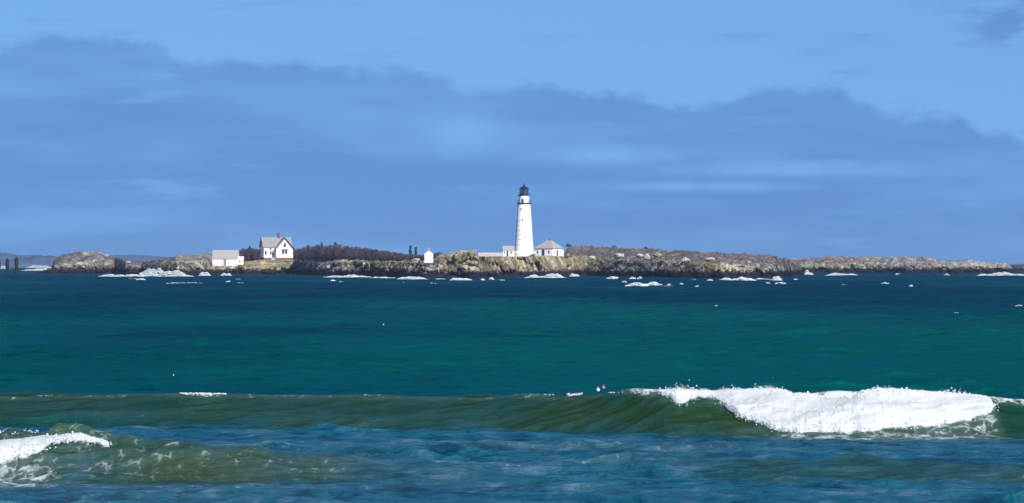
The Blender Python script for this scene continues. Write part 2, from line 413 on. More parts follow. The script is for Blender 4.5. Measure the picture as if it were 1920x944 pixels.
# ------------------------------------------------------------------ foam masses
_bm = bmesh.new(); bmesh.ops.create_icosphere(_bm, subdivisions=2, radius=1.0)
ICO_V = np.array([v.co[:] for v in _bm.verts]); ICO_F = np.array([[v.index for v in f.verts] for f in _bm.faces]); _bm.free()
_bm = bmesh.new(); bmesh.ops.create_icosphere(_bm, subdivisions=1, radius=1.0)
ICS_V = np.array([v.co[:] for v in _bm.verts]); ICS_F = np.array([[v.index for v in f.verts] for f in _bm.faces]); _bm.free()
def blobs(P, rad, sq=(1, 1, 1), fine=True, rg=rng):
    """irregular clots: verts, tri faces"""
    V0, F0 = (ICO_V, ICO_F) if fine else (ICS_V, ICS_F)
    n = len(P); jit = 1 + 0.38 * (rg.random((n, len(V0))) - 0.5)
    ax = rg.normal(size=(n, 3, 3)); q, _ = np.linalg.qr(ax)
    st = 1 + 0.5 * (rg.random((n, 1, 3)) - 0.5)
    V = np.einsum('vk,nkj->nvj', V0, q) * jit[..., None] * st * np.asarray(rad)[:, None, None] * np.array(sq) + np.asarray(P)[:, None, :]
    Fc = F0[None] + (np.arange(n) * len(V0))[:, None, None]
    return V.reshape(-1, 3), Fc.reshape(-1, 3)
def join(parts):
    vs, fs, o = [], [], 0
    for v, f in parts: vs.append(v); fs.append(f + o); o += len(v)
    return np.concatenate(vs), np.concatenate(fs)

def whitewater(name, crest, sx, w, back, tr, cur, top, bot, label, nx, seed, thick=0.4):
    rg = np.random.default_rng(seed)
    p0, p1 = top[0][0], top[-1][0]
    px = np.linspace(p0, p1, nx); x = (px - 960) * sx; yc, H = crest(x)
    zt = CAMH - yc * (tb(top, px) - HOR) / F
    # toe: where on the wave face the lower edge lies
    tt = np.linspace(-0.3, 1.6, 90)
    S_ = -tt[None] * w; Zf = ridge(S_, H[:, None] + 0 * S_, w, back, tr, cur)
    pyf = HOR + (CAMH - Zf) / (yc[:, None] + S_) * F
    bpy_ = tb(bot, px) + 5.0 * fbm(px * 0.06, px * 0, seed, 3)
    ttoe = np.array([np.interp(bpy_[i], np.maximum.accumulate(pyf[i]), tt) for i in range(nx)])
    nv = 46; v = np.linspace(0, 1, nv)
    t = (-0.35)*(1-v[None]) + ttoe[:, None] * v[None]
    s = -t * w; z = ridge(s, H[:, None] + 0 * s, w, back, tr, cur)
    span = np.clip((ttoe + 0.35) / 0.8, 0.15, 1)[:, None]
    ends = np.clip(np.minimum(px - p0, p1 - px) / 12, 0, 1)[:, None] ** .5
    th = thick * np.sin(np.pi * np.clip(v, 0, 1))[None] ** 0.40 * span * ends
    X = np.repeat(x[:, None], nv, 1)
    arc = v[None] * (ttoe[:, None] + .35) * w * 1.2
    lump = 0.34 * fbm(X * 0.8, arc * 1.0, seed, 3, 0.5) + 0.12 * np.abs(fbm(X * 2.8, arc * 2.4, seed + 3, 4, 0.55))
    th = th * (1 + 1.6 * lump) + np.maximum(lump, -.06) * 0.5 * ends * span
    lift = (zt - H)[:, None] * np.exp(-((t + 0.02) / 0.16) ** 2)      # ragged top thrown above the lip
    Yv = yc[:, None] + s - th * 0.85; Zv = z + th * 0.45 * np.clip(t / 0.5, 0, 1) + lift - 0.015
    q = grid_faces(nx, nv); tri = np.concatenate([q[:, [0, 1, 2]], q[:, [0, 2, 3]]])
    V = np.stack([X, Yv, Zv], -1).reshape(-1, 3)
    parts = [(V, tri)]
    # clots and droplets
    n = int(nx * 2.2); i = rg.integers(0, nx, n); j = np.clip((rg.beta(0.28, 0.28, n) * nv).astype(int), 3, nv - 1)
    P = V.reshape(nx, nv, 3)[i, j] + rg.normal(size=(n, 3)) * (0.03, 0.04, 0.035)
    parts.append(blobs(P, 0.008 + 0.03 * rg.random(n) ** 3, rg=rg))
    jt = int(nv * 0.33); n = int(nx * 2.6); i = rg.integers(0, nx, n)
    tuft = np.clip(fbm(x[i] * 1.4, x[i] * 0, seed + 9, 3) * 2 + .5, 0.05, 1.2)
    P = V.reshape(nx, nv, 3)[i, jt - 1 + rg.integers(-4, 4, n)] + np.stack([rg.normal(size=n) * .06, rg.normal(size=n) * .1, rg.exponential(0.05, n) * tuft], -1)
    parts.append(blobs(P, 0.006 + 0.020 * rg.random(n) ** 2, fine=False, rg=rg))
    n = int(nx * 3); i = rg.integers(0, nx, n)
    P = V.reshape(nx, nv, 3)[i, nv - 1 - (rg.random(n) ** 2 * 6).astype(int)] + np.stack([rg.normal(size=n) * .12, -np.abs(rg.normal(size=n)) * .16, rg.normal(size=n) * .05 + .05], -1)
    parts.append(blobs(P, 0.006 + 0.018 * rg.random(n) ** 2, fine=False, rg=rg))
    v_, f_ = join(parts)
    o = mesh_np(name, v_, f_, M['foam'], k=3, smooth=True)
    return tag(o, label=label, cat='breaking wave', group='breaking waves near the beach')

whitewater('breaking_wave', crest_o, sx_o, OW, 7.5, 0.16, 1.3,
    [(1238, 732), (1246, 730), (1265, 728), (1300, 731), (1335, 732), (1360, 730), (1400, 729), (1440, 727), (1468, 731), (1480, 736), (1508, 736), (1530, 744), (1562, 745), (1590, 741), (1612, 731), (1640, 727), (1690, 729), (1730, 733), (1765, 735), (1805, 738), (1842, 741), (1856, 748)],
    [(1238, 736), (1255, 742), (1264, 757), (1277, 762), (1290, 750), (1305, 744), (1335, 744), (1346, 752), (1362, 768), (1380, 785), (1415, 793), (1440, 807), (1480, 816), (1540, 811), (1600, 813), (1640, 806), (1700, 800), (1760, 793), (1805, 788), (1842, 778), (1856, 760)],
    'long bank of thick white foam tumbling down the olive wave face in front right', 900, 21, 0.42)
whitewater('breaking_wave', crest_i, sx_i, IW, 4.5, 0.10, 1.5,
    [(-260, 816), (-100, 812), (0, 813), (60, 815), (110, 812), (150, 810), (172, 818), (196, 824), (205, 828)],
    [(-260, 880), (-100, 876), (0, 869), (30, 862), (62, 857), (76, 848), (90, 836), (106, 828), (150, 822), (196, 830), (205, 832)],
    'smaller white foam crest breaking closest to the beach at the left edge', 620, 22, 0.32)

def surf(px0, px1, pyb, hpx, n, rg, flat=0.4, D=None, depth=0.8):
    """low ridge of clots at the waterline; hpx = [(px, height in px)]"""
    D = D or dist(pyb); m = D / F
    px = rg.uniform(px0, px1, n); h = tb(hpx, px) * m
    e = np.clip(np.minimum(px - px0, px1 - px) / max(1.0, 0.22 * (px1 - px0)), 0.15, 1) ** 0.6
    h = h * e * (0.85 + 0.7 * fbm(px * 0.10, px * 0, int(pyb * 10) % 97, 4))
    k = rg.random(n) ** 1.5; z = h * k * 1.1
    y = D + rg.normal(size=n) * depth + 1.0
    r = np.minimum(0.30, 0.10 + 0.18 * np.maximum(h, .1)) * rg.uniform(0.4, 1.0, n) * (1 - .65 * k)
    P = np.stack([(px - 960) * m, y, z], -1)
    return blobs(P, r, (4.2, 1.2, flat), rg=rg)
rs = np.random.default_rng(5)
SHORE = [  # x0, x1, waterline row, heights, count
    (183, 362, 519.5, [(183, 4), (195, 9), (215, 4), (255, 5), (275, 11), (290, 14), (300, 15), (315, 12), (335, 13), (350, 8), (362, 4)], 900),
    (372, 394, 518, [(372, 3), (380, 11), (394, 2)], 120), (415, 433, 518, [(415, 7), (424, 4), (433, 5)], 90),
    (602, 700, 521, [(602, 3), (650, 4), (668, 8), (685, 4), (700, 3)], 420), (694, 742, 522.5, [(694, 4), (742, 3)], 180),
    (740, 803, 525, [(740, 3), (765, 6), (803, 3)], 280), (815, 838, 525, [(815, 2), (838, 2)], 60),
    (839, 888, 527, [(839, 3), (860, 6), (886, 4)], 260), (902, 913, 527.5, [(902, 5), (913, 3)], 50), (919, 924, 526, [(919, 5), (924, 5)], 20), (932, 948, 527, [(932, 3), (948, 2)], 25),
    (984, 1064, 522, [(984, 3), (998, 10), (1010, 5), (1030, 9), (1045, 8), (1064, 3)], 480), (1068, 1086, 519, [(1068, 5), (1086, 3)], 90),
    (1348, 1418, 526.5, [(1348, 5), (1380, 5), (1390, 7), (1418, 3)], 280), (1414, 1452, 526, [(1414, 3), (1452, 4)], 110), (1449, 1463, 526.5, [(1449, 7), (1463, 8)], 70),
    (1325, 1338, 528, [(1325, 4), (1338, 3)], 40),
    (1508, 1526, 516, [(1508, 4), (1514, 9), (1526, 2)], 70), (1548, 1613, 517.5, [(1548, 3), (1566, 7), (1590, 4), (1613, 3)], 260),
    (1828, 1925, 518, [(1828, 1), (1842, 8), (1855, 4), (1878, 6), (1886, 10), (1895, 5), (1925, 6)], 420),
    (1925, 2010, 518, [(1925, 6), (2010, 3)], 120),
    (35, 97, 508, [(35, 1), (60, 4), (97, 8)], 420), (50, 96, 503.0, [(50, 4), (75, 6), (96, 4)], 200), (0, 18, 505, [(0, 6), (18, 4)], 70), (-90, 0, 505, [(-90, 4), (0, 6)], 160),
]
sp = [surf(a, b, c, d, int(n * 5), rs) for a, b, c, d, n in SHORE]
# spray bursts thrown up by the ledges on the left
for cx, w_, h_, n in ((296, 16, 22, 260), (284, 10, 16, 120), (330, 9, 18, 120), (312, 12, 17, 120)):
    D = 2075; m = D / F
    k = rs.random(n) ** 1.3; n *= 3; k = rs.random(n) ** 1.8; P = np.stack([(cx - 960 + rs.normal(size=n) * w_ * (.45 + .2 * k)) * m, D + rs.normal(size=n) * 1.5, k * h_ * m], -1)
    sp.append(blobs(P, rs.uniform(.03, .17, n) * (1 - .6 * k), rg=rs))
v_, f_ = join(sp)
tag(mesh_np('surf_foam', v_, f_, M['foam'], k=3), label='white surf washing along the rocky shore of the islands', kind='stuff')

CAPS = [(1176, 1212, 539, 9, 180), (1205, 1242, 536.5, 5, 100), (1217, 1234, 535.5, 7, 60), (1240, 1262, 538, 2, 24), (1252, 1257, 536, 4, 12), (1275, 1281, 535, 4, 12),
        (1139, 1158, 524, 6, 70), (1182, 1191, 524, 5, 30), (1196, 1203, 524, 5, 24), (1167, 1174, 531, 4, 24), (1296, 1304, 526, 3, 10), (1304, 1312, 539, 3, 14), (1333, 1338, 539, 2, 8),
        (1436, 1443, 533, 4, 14), (1454, 1473, 533.5, 4, 60), (1489, 1494, 526, 4, 12), (1608, 1648, 544, 5, 130), (1654, 1665, 533.5, 4, 30), (1578, 1586, 536.5, 3, 16), (1705, 1711, 540, 5, 16),
        (312, 385, 533, 3, 120), (256, 273, 527, 5, 50), (240, 258, 524, 2, 24), (425, 432, 530, 4, 16), (441, 451, 525, 2, 12), (446, 456, 532, 2, 12), (621, 629, 529, 5, 20), (636, 642, 530, 3, 10),
        (736, 740, 530, 4, 8), (753, 761, 533, 3, 12), (804, 820, 534, 3, 24), (845, 849, 556, 4, 8), (742, 749, 557, 3, 8), (860, 874, 583, 3, 16), (535, 539, 602, 3, 6),
        (1339, 1348, 578, 4, 14), (1738, 1745, 585, 3, 10), (1788, 1797, 590, 3, 10), (1905, 1920, 576, 3, 14), (1843, 1848, 549, 4, 6), (1866, 1871, 531, 4, 8), (1798, 1803, 517, 4, 8), (1753, 1757, 530, 3, 6),
        (802, 812, 624, 3, 12), (820, 838, 632, 2, 10), (1735, 1738, 656, 3, 5), (18, 22, 530, 4, 6), (5, 12, 518, 3, 8), (1680, 1686, 516, 4, 10), (1771, 1780, 517, 4, 12)]
cp = []
for a, b, c, h, n in CAPS:
    if (541 < c < 700 and int(a) not in (860, 1339, 1788, 1905)) or n < 9: continue
    D = dist(c); m = D / F
    px = rs.uniform(a, b, n); hh = h * m * (1 - np.abs((px - (a + b) / 2) / ((b - a) / 2)) ** 2 * .7)
    P = np.stack([(px - 960) * m, D + rs.normal(size=n) * .5, 0.12 + hh * rs.random(n) * .8], -1)
    cp.append(blobs(P, np.clip(h * m * rs.uniform(.08, .20, n), .03, .28), (3.0, 1.1, .5), rg=rs))
# small feathering crests along the outer wave
for a, b, py, h, n in ((315, 402, 738, 5, 260), (312, 330, 735, 5, 50), (350, 372, 739, 8, 80), (1018, 1040, 738, 3, 25), (1064, 1094, 733, 6, 60), (1142, 1180, 736, 4, 70),
                       (1178, 1200, 738, 8, 120), (1196, 1245, 733, 5, 160), (30, 60, 743, 2, 30), (668, 708, 741, 2, 40), (500, 540, 746, 2, 20), (1890, 1925, 750, 3, 90), (1856, 1892, 749, 2, 50)):
    px = rs.uniform(a, b, n); x = (px - 960) * sx_o; yc, H = crest_o(x); m = yc / F
    zz = CAMH - yc * (py - HOR) / F; k = rs.random(n)
    P = np.stack([x, yc - 0.10 + rs.normal(size=n) * .12, np.clip(zz, H - .05, H + .02) + (.03 - k * h * m * .8) * (0.3 + 1.3 * np.clip(fbm(x * 1.3, x * 0, 14, 3) + .4, 0, 1))], -1)
    cp.append(blobs(P, h * m * rs.uniform(.05, .20, n), (2.2, 1, .6), rg=rs))
v_, f_ = join(cp)
tag(mesh_np('whitecaps', v_, f_, M['foam'], k=3), label='scattered small whitecaps on the teal water and along the wave crest', kind='stuff')

# ------------------------------------------------------------------ islands
MAIN = [(62, 514, 513.5, 8, 514), (72, 514, 512, 8, 512), (82, 514, 510, 8, 509), (98, 514, 505, 10, 503), (103, 514, 503, 12, 488), (112, 514, 502, 14, 479), (130, 514, 501, 14, 473), (150, 514, 501, 14, 471), (185, 514, 501, 14, 474),
    (205, 514, 501, 14, 478), (215, 514, 501, 14, 484), (235, 515, 502, 14, 490), (265, 515, 501, 14, 492), (290, 516, 499, 14, 489), (330, 517, 494, 16, 480), (380, 516.5, 494, 16, 476), (400, 516, 499.5, 18, 476), (440, 516, 499.5, 18, 480),
    (455, 515.5, 495, 18, 486), (490, 515.5, 489, 16, 486), (548, 515.5, 489, 16, 486), (562, 516, 492, 20, 487), (600, 518, 494, 60, 488), (640, 519, 493, 40, 488), (700, 520, 493, 22, 489), (790, 522, 493, 22, 490),
    (812, 522, 492, 22, 488), (822, 522, 484, 22, 478), (850, 522, 480, 22, 474), (862, 522, 474, 20, 472), (895, 522, 474, 20, 472), (899, 522, 480, 20, 481), (940, 521, 481.5, 20, 481.5), (1000, 520, 481.5, 20, 481.5), (1056, 519, 481.5, 20, 481),
    (1062, 519, 481, 22, 472), (1068, 519, 483, 30, 462), (1100, 518, 492, 30, 462), (1150, 519, 492, 30, 464), (1200, 520, 493, 30, 467), (1300, 522, 497, 30, 472), (1350, 523, 501, 30, 474), (1400, 523, 503, 25, 476),
    (1450, 522, 505, 20, 482), (1462, 521, 508, 20, 484), (1480, 519, 512, 15, 488), (1500, 517, 514, 10, 502), (1508, 516, 515.5, 8, 515)]
LEDGE = [(1425, 512.5, 512, 12, 513), (1440, 512.5, 505, 12, 486), (1500, 512.5, 502, 14, 486), (1520, 512.5, 501, 14, 484), (1550, 512.5, 500, 14, 482), (1600, 512.5, 500, 14, 482), (1650, 512.5, 501, 14, 482), (1700, 513, 500, 14, 481),
    (1740, 513, 501, 14, 483), (1775, 513, 502, 14, 490), (1810, 513, 502, 14, 487), (1840, 513, 503, 14, 491), (1880, 513, 503, 14, 493), (1892, 513, 504, 10, 498), (1900, 513, 508, 8, 506), (1906, 513, 513, 8, 514)]
PAL = dict(tan=(0.32, 0.26, 0.165), grey=(0.215, 0.21, 0.185), pale=(0.36, 0.35, 0.31), brown=(0.21, 0.15, 0.115), grass=(0.34, 0.28, 0.14), dmauve=(0.155, 0.125, 0.13), dgrey=(0.17, 0.165, 0.145), heath=(0.155, 0.128, 0.122), mauve=(0.19, 0.155, 0.165), green=(0.21, 0.22, 0.14))
def cc(n): return np.array(PAL[n])
MAIN_COL = [(0, 'dgrey', 'dmauve'), (100, 'dgrey', 'dgrey'), (200, 'brown', 'dmauve'), (300, 'brown', 'dmauve'), (340, 'grey', 'grey'), (440, 'grass', 'brown'), (500, 'grass', 'grass'), (560, 'green', 'grass'), (575, 'pale', 'pale'), (640, 'pale', 'grey'), (665, 'tan', 'grey'),
            (760, 'tan', 'brown'), (800, 'grey', 'brown'), (850, 'tan', 'tan'), (1040, 'tan', 'brown'), (1065, 'tan', 'heath'), (1100, 'tan', 'heath'), (1160, 'grey', 'heath'), (1230, 'grey', 'heath'), (1300, 'brown', 'heath'), (1330, 'grass', 'heath'), (1450, 'pale', 'heath'), (1520, 'grey', 'heath')]
LED_COL = [(1400, 'grey', 'heath'), (1530, 'green', 'mauve'), (1620, 'green', 'brown'), (1680, 'grey', 'pale'), (1740, 'grey', 'mauve'), (1790, 'green', 'pale'), (1840, 'brown', 'pale'), (1920, 'brown', 'brown')]
def colt(tbl, p, which):
    a = np.array([t[0] for t in tbl], float); c = np.array([cc(t[which]) for t in tbl])
    return np.stack([np.interp(p, a, c[:, k]) for k in range(3)], -1)

class Land:
    def __init__(s, tbl, depth, Dmid):
        s.pads = []; s.t = np.array(tbl, float); s.depth = depth; s.Dmid = Dmid
    def par(s, px): return [np.interp(px, s.t[:, 0], s.t[:, k]) for k in range(1, 5)]
    def base(s, px, D):
        yw, yc, W, ys = s.par(px)
        Ds = CAMH * F / (yw - HOR); q = D - Ds
        dep = s.depth(px)
        t1 = np.clip(q / W, 0, 1); t2 = np.clip((q - W) / (dep - W), 0, 1); t3 = np.clip((q - dep) / 70, 0, 1)
        py = yw + (yc - yw) * t1 ** 0.75
        py = py + (ys - yc) * t2 ** 1.2
        z = CAMH - (py - HOR) / F * D
        z = np.where(q < 0, q * 0.25, z)
        z = z * (1 - t3) - 2.5 * t3 ** 2
        inside = (px > s.t[0, 0]) & (px < s.t[-1, 0])
        z = np.where(inside, z, -1.5)
        return z, q, t1, t2, dep
    def z(s, px, D):
        px = np.atleast_1d(np.asarray(px, float)); D = np.atleast_1d(np.asarray(D, float))
        return s.full(px, D)[0]
    def full(s, px, D):
        x = (px - 960) / F * D
        wx = x + 1.5 * fbm(x * .2, D * .1, 3); wy = D + 1.5 * fbm(x * .2, D * .1, 8)
        z, q, t1, t2, dep = s.base(px + 6 * fbm(D * .12, px * .02, 61, 3), D + 7 * fbm(x * 0.09, D * 0.05, 60, 3))
        c1, d1 = cells(wx / 4.2, wy / 5.0, 40); c2, d2 = cells(wx / 1.7, wy / 2.0, 45); c3, _ = cells(wx / 11, wy / 14, 47)
        land = np.clip((z + 0.4) / 1.6, 0, 1)
        flat = s.flat(px, D)
        rocky = (0.55 + 0.45 * (1 - sstep(0.15, 0.6, t2))) * (1 - flat)
        dz = (c1 - .5) * 2.6 + (c2 - .5) * 1.2 + (c3 - .5) * 1.8 - 1.5 * sstep(.42, .7, d1) - .8 * sstep(.45, .7, d2)
        z2 = z + dz * land * rocky * 0.55 + 0.35 * fbm(x * .5, D * .5, 70, 3) * land
        for a, b, Da, Db, zp in s.pads:      # ground levelled under a building, and nothing higher before it
            w = sstep(a - 3, a, px) * (1 - sstep(b, b + 3, px))
            z2 = z2 + (zp - z2) * w * sstep(Da - 6, Da - 2, D) * (1 - sstep(Db, Db + 8, D))
            lim = CAMH + (zp - CAMH) * D / Da + .05
            z2 = np.where((w > .5) & (D < Da), np.minimum(z2, lim), z2)
        return z2, q, t1, t2, c1, c2, flat
    def flat(s, px, D): return 0 * px
class MainLand(Land):
    def flat(s, px, D):   # level ground where the buildings stand
        a = sstep(392, 400, px) * (1 - sstep(552, 560, px)) * sstep(18, 26, D - dist(515.7))
        b = sstep(935, 945, px) * (1 - sstep(1056, 1064, px)) * sstep(24, 40, D - dist(520))
        return np.maximum(a, b) * 0.9
main_depth = lambda px: np.interp(px, [60, 100, 280, 380, 440, 1070, 1400, 1480, 1520], [30, 55, 60, 110, 140, 150, 150, 70, 25])
led_depth = lambda px: np.interp(px, [1425, 1500, 1800, 1906], [60, 80, 60, 25])
ML = MainLand(MAIN, main_depth, 1900); LL = Land(LEDGE, led_depth, 2380)
def pad(a, b, Da, Db, py): ML.pads.append((a, b, Da, Db, CAMH - (py - HOR) / F * Da))
pad(396, 457, 2084, 2096, 499.6); pad(487, 551, 2126, 2142, 487.3); pad(792, 816, 1711, 1718, 493.2)
pad(896, 1060, 1878, 1906, 481.3)
def build_land(L, px0, px1, nx, D0f, nd, span, pal, name, label):
    px = np.linspace(px0, px1, nx); k = np.linspace(0, 1, nd)
    D = D0f(px)[:, None] + span * k[None] ** 1.8; PX = np.repeat(px[:, None], nd, 1)
    z, q, t1, t2, c1, c2, flat = L.full(PX, D)
    X = (PX - 960) / F * D
    n1 = fbm(X * .12, D * .06, 90, 4); n2 = fbm(X * .35, D * .3, 95, 3)
    lo = colt(pal, PX.ravel(), 1); hi = colt(pal, PX.ravel(), 2)
    mixv = sstep(0.12, 0.42, (t2 + 0.45 * n1)).ravel()[:, None]
    c = lo * (1 - mixv) + hi * mixv
    # pale ledges showing through, per block tone
    pl = (sstep(0.12, 0.22, n2 + 0.25 * n1) * (0.25 + .5 * (c1 > .55))).ravel()[:, None] * (1 - 0.25 * mixv)
    c = c * (1 - pl) + np.array(PAL['pale']) * pl
    c = c * (0.62 + 0.75 * c1.ravel()[:, None]) * (0.75 + 0.5 * c2.ravel()[:, None])
    # joints and blocks in the upright face: push it in and out
    cl = (1 - sstep(0.02, 0.22, t2)) * (1 - flat) * np.clip((z + .5) / 1.5, 0, 1)
    wz = z + .8 * fbm(X * .3, z * .3, 21, 3); wx = X + 1.2 * fbm(X * .2, z * .4, 22, 3)
    b1, e1 = cells(wx / 4.5, wz / 2.6, 120); b2, e2 = cells(wx / 1.8, wz / 1.3, 130)
    Dy = D + cl * ((b1 - .5) * 7.0 + (b2 - .5) * 3.2 + 2.4 * sstep(.42, .72, e1) + 1.0 * sstep(.45, .7, e2))
    V = np.stack([X, Dy, z], -1).reshape(-1, 3)
    c = c * (1 - cl.ravel()[:, None] * (1 - (0.55 + 0.7 * b1.ravel()[:, None])) )
    o = mesh_np(name, V, grid_faces(nx, nd), M['rock'])
    attr_col(o, 'Col', c); tag(o, label=label, kind='structure'); return o
build_land(ML, 40, 1530, 1150, lambda p: dist(1) * 0 + CAMH * F / (np.interp(p, ML.t[:, 0], ML.t[:, 1]) - HOR) - 12, 340, 245, MAIN_COL, 'terrain', 'low rocky island with tan cliffs, dark tide line and winter brush')
build_land(LL, 1405, 1930, 420, lambda p: CAMH * F / (np.interp(p, LL.t[:, 0], LL.t[:, 1]) - HOR) - 12, 150, 170, LED_COL, 'terrain', 'second low rocky island farther off to the right')

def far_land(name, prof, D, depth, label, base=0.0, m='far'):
    px = np.linspace(prof[0][0], prof[-1][0], 360); kk = np.linspace(-1, 1, 24)
    PX = np.repeat(px[:, None], 24, 1); DD = D + kk[None] * depth * (1 + 0 * PX)
    top = CAMH - (tb(prof, PX) - HOR) / F * D
    top = top * (1 + 0.15 * fbm(PX * .08, PX * 0, 7, 4)) + 0.02 * D / 100 * fbm(PX * .4, DD * .01, 3, 3)
    z = (top + 2) * (1 - kk[None] ** 2) ** 0.6 - 2
    V = np.stack([(PX - 960) / F * DD, DD, z], -1).reshape(-1, 3)
    o = mesh_np(name, V, grid_faces(360, 24), M[m], smooth=True)
    if m == 'rock': attr_col(o, 'Col', np.tile(np.array([.2, .16, .17]), (len(V), 1)))
    tag(o, label=label, kind='structure'); return o
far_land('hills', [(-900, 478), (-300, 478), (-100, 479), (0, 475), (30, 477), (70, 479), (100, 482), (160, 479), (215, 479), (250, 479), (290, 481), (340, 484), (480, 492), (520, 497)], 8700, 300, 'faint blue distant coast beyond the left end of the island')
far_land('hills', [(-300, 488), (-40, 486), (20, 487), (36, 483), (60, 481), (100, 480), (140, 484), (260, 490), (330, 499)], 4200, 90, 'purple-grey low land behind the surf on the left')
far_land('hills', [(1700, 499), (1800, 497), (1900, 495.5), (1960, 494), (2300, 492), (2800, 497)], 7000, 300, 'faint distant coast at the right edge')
far_land('hills', [(1885, 512), (1896, 504), (1905, 500), (1940, 500), (2050, 497), (2200, 509)], 2600, 30, 'low dark skerry at the right edge', m='rock')

# boulders that can be told apart on the slopes
def boulder(px, py, w, h, label, tone):
    D = 1700.0
    for d in np.arange(1560, 2300, 2.0):          # find the ground under that spot
        if ML.z(px, d)[0] >= CAMH - (py + h / 2 - HOR) / F * d - 0.1 and d > dist(np.interp(px, ML.t[:, 0], ML.t[:, 1])): D = d; break
    m = D / F; bm = bmesh.new(); bmesh.ops.create_icosphere(bm, subdivisions=3, radius=1)
    ox = random.uniform(0, 50)
    for v in bm.verts:
        c = v.co; n = float(fbm(np.array([c.x * 1.4 + ox]), np.array([c.y * 1.4 + c.z * 2.1 + ox]), 5, 3)[0])
        r = 1 + 0.5 * n; v.co = Vector((round(c.x * r * 3.2) / 3.2 * .5 + c.x * r * .5, c.y * r, round(c.z * r * 3) / 3 * .6 + c.z * r * .4))
    bmesh.ops.scale(bm, vec=(w / 2 * m, w / 2 * m * .9, h / 2 * m), verts=bm.verts)
    me = bpy.data.meshes.new('boulder'); bm.to_mesh(me); bm.free()
    o = link('boulder', me, tone); o.location = pt(px, py, D) + Vector((0, w / 2 * m * .5, 0))
    tag(o, label, 'boulder', 'boulders on the island slopes')
bp_ = mat('pale_boulder', (0.38, 0.36, 0.33), 0.9, 0.2, 0.3, 0.8, 0.2); bt_ = mat('tan_boulder', (0.30, 0.26, 0.19), 0.9, 0.2, 0.3, 0.8, 0.2)
boulder(1199, 480, 16, 8, 'brightest pale boulder high on the brushy slope right of the lighthouse', bp_)
boulder(1213, 482, 11, 13, 'tall pale boulder standing right beside the brightest one', bp_)
boulder(1161, 480, 20, 11, 'wide grey boulder between the lighthouse buildings and the brightest pale boulder', bp_)
boulder(1109, 484, 13, 8, 'pale boulder nearest to the right of the hip-roofed building', bp_)
boulder(617, 501, 11, 7, 'whitish boulder on the grey slope right of the keeper\'s house', bp_)
boulder(682, 494.5, 5, 5, 'tiny white rock on the bank below the bare wood', bp_)
boulder(1285, 488, 18, 9, 'pale boulder halfway along the right-hand slope', bp_)
boulder(1331, 487, 20, 8, 'pale low boulder near the right end of the island', bp_)
boulder(1234, 479, 17, 8, 'greenish grey boulder just right of the tall pale one', bt_)
boulder(782, 488, 14, 6, 'pale rock just left of the small white oil house', bp_)

# ------------------------------------------------------------------ vegetation
def spindles(P, Ln, wd, up, rg):
    """thin tapering twigs: 3-sided double cones"""
    n = len(P); d = rg.normal(size=(n, 3)) * (1, 1, .4); d[:, 2] = np.abs(d[:, 2]) + up
    d /= np.linalg.norm(d, axis=1)[:, None]
    a = np.cross(d, rg.normal(size=(n, 3))); a /= np.linalg.norm(a, axis=1)[:, None]; b = np.cross(d, a)
    Ln = np.asarray(Ln)[:, None]; wd = np.asarray(wd)[:, None]
    q = P + d * Ln * .35
    V = np.stack([P, q + a * wd, q - .5 * a * wd + .87 * b * wd, q - .5 * a * wd - .87 * b * wd, P + d * Ln], 1)
    Fb = np.array([[0, 2, 1], [0, 3, 2], [0, 1, 3], [4, 1, 2], [4, 2, 3], [4, 3, 1]])
    return V.reshape(-1, 3), (Fb[None] + (np.arange(n) * 5)[:, None, None]).reshape(-1, 3)
rv = np.random.default_rng(9)
def Dsh(px): return CAMH * F / (np.interp(px, ML.t[:, 0], ML.t[:, 1]) - HOR)
def wood(px0, px1, D0, D1, top, ntree, name, label, m, per=46, r=1.3):
    parts = []
    for k in range(ntree):
        px = rv.uniform(px0, px1); D = float(Dsh(px)) + rv.uniform(D0, D1)
        zg = float(ML.z(px, D)[0]); zt = CAMH - (np.interp(px, *np.array(top).T) - HOR) / F * D
        h = (zt - zg) * rv.uniform(0.6, 1.04)
        if h < 0.8: continue
        x = (px - 960) / F * D; t = rv.random(per) ** 0.8
        rad = r * (0.35 + np.sin(np.pi * np.clip(t, 0, 1) ** .8)) * .6
        P = np.stack([x + rv.normal(size=per) * rad * .6, D + rv.normal(size=per) * rad * .6, zg + t * h * .86], -1)
        parts.append(spindles(P, rv.uniform(.7, 1.6, per) * (1.1 - .5 * t), rv.uniform(.05, .16, per), 0.9, rv))
        P = np.array([[x, D, zg - .3]]); parts.append(spindles(P, [h * .9], [.16], 6, rv))
    v, f = join(parts); o = mesh_np(name, v, f, m, k=3); tag(o, label=label, kind='stuff')
W1 = [(545, 469), (556, 466), (575, 461), (600, 456), (615, 458), (628, 455), (650, 459), (680, 463), (710, 468), (740, 473), (765, 479), (790, 480), (815, 478), (830, 475)]
wood(545, 826, 82, 128, [(p, y - 1) for p, y in W1], 900, 'bare_wood', 'dark purple wood of bare winter trees right of the keeper\'s house', M['twig'])
wood(440, 496, 82, 120, [(435, 468), (450, 467), (458, 464), (470, 462), (485, 464), (500, 466)], 200, 'bare_wood', 'small patch of bare trees between the boathouse and the keeper\'s house', M['twig'])

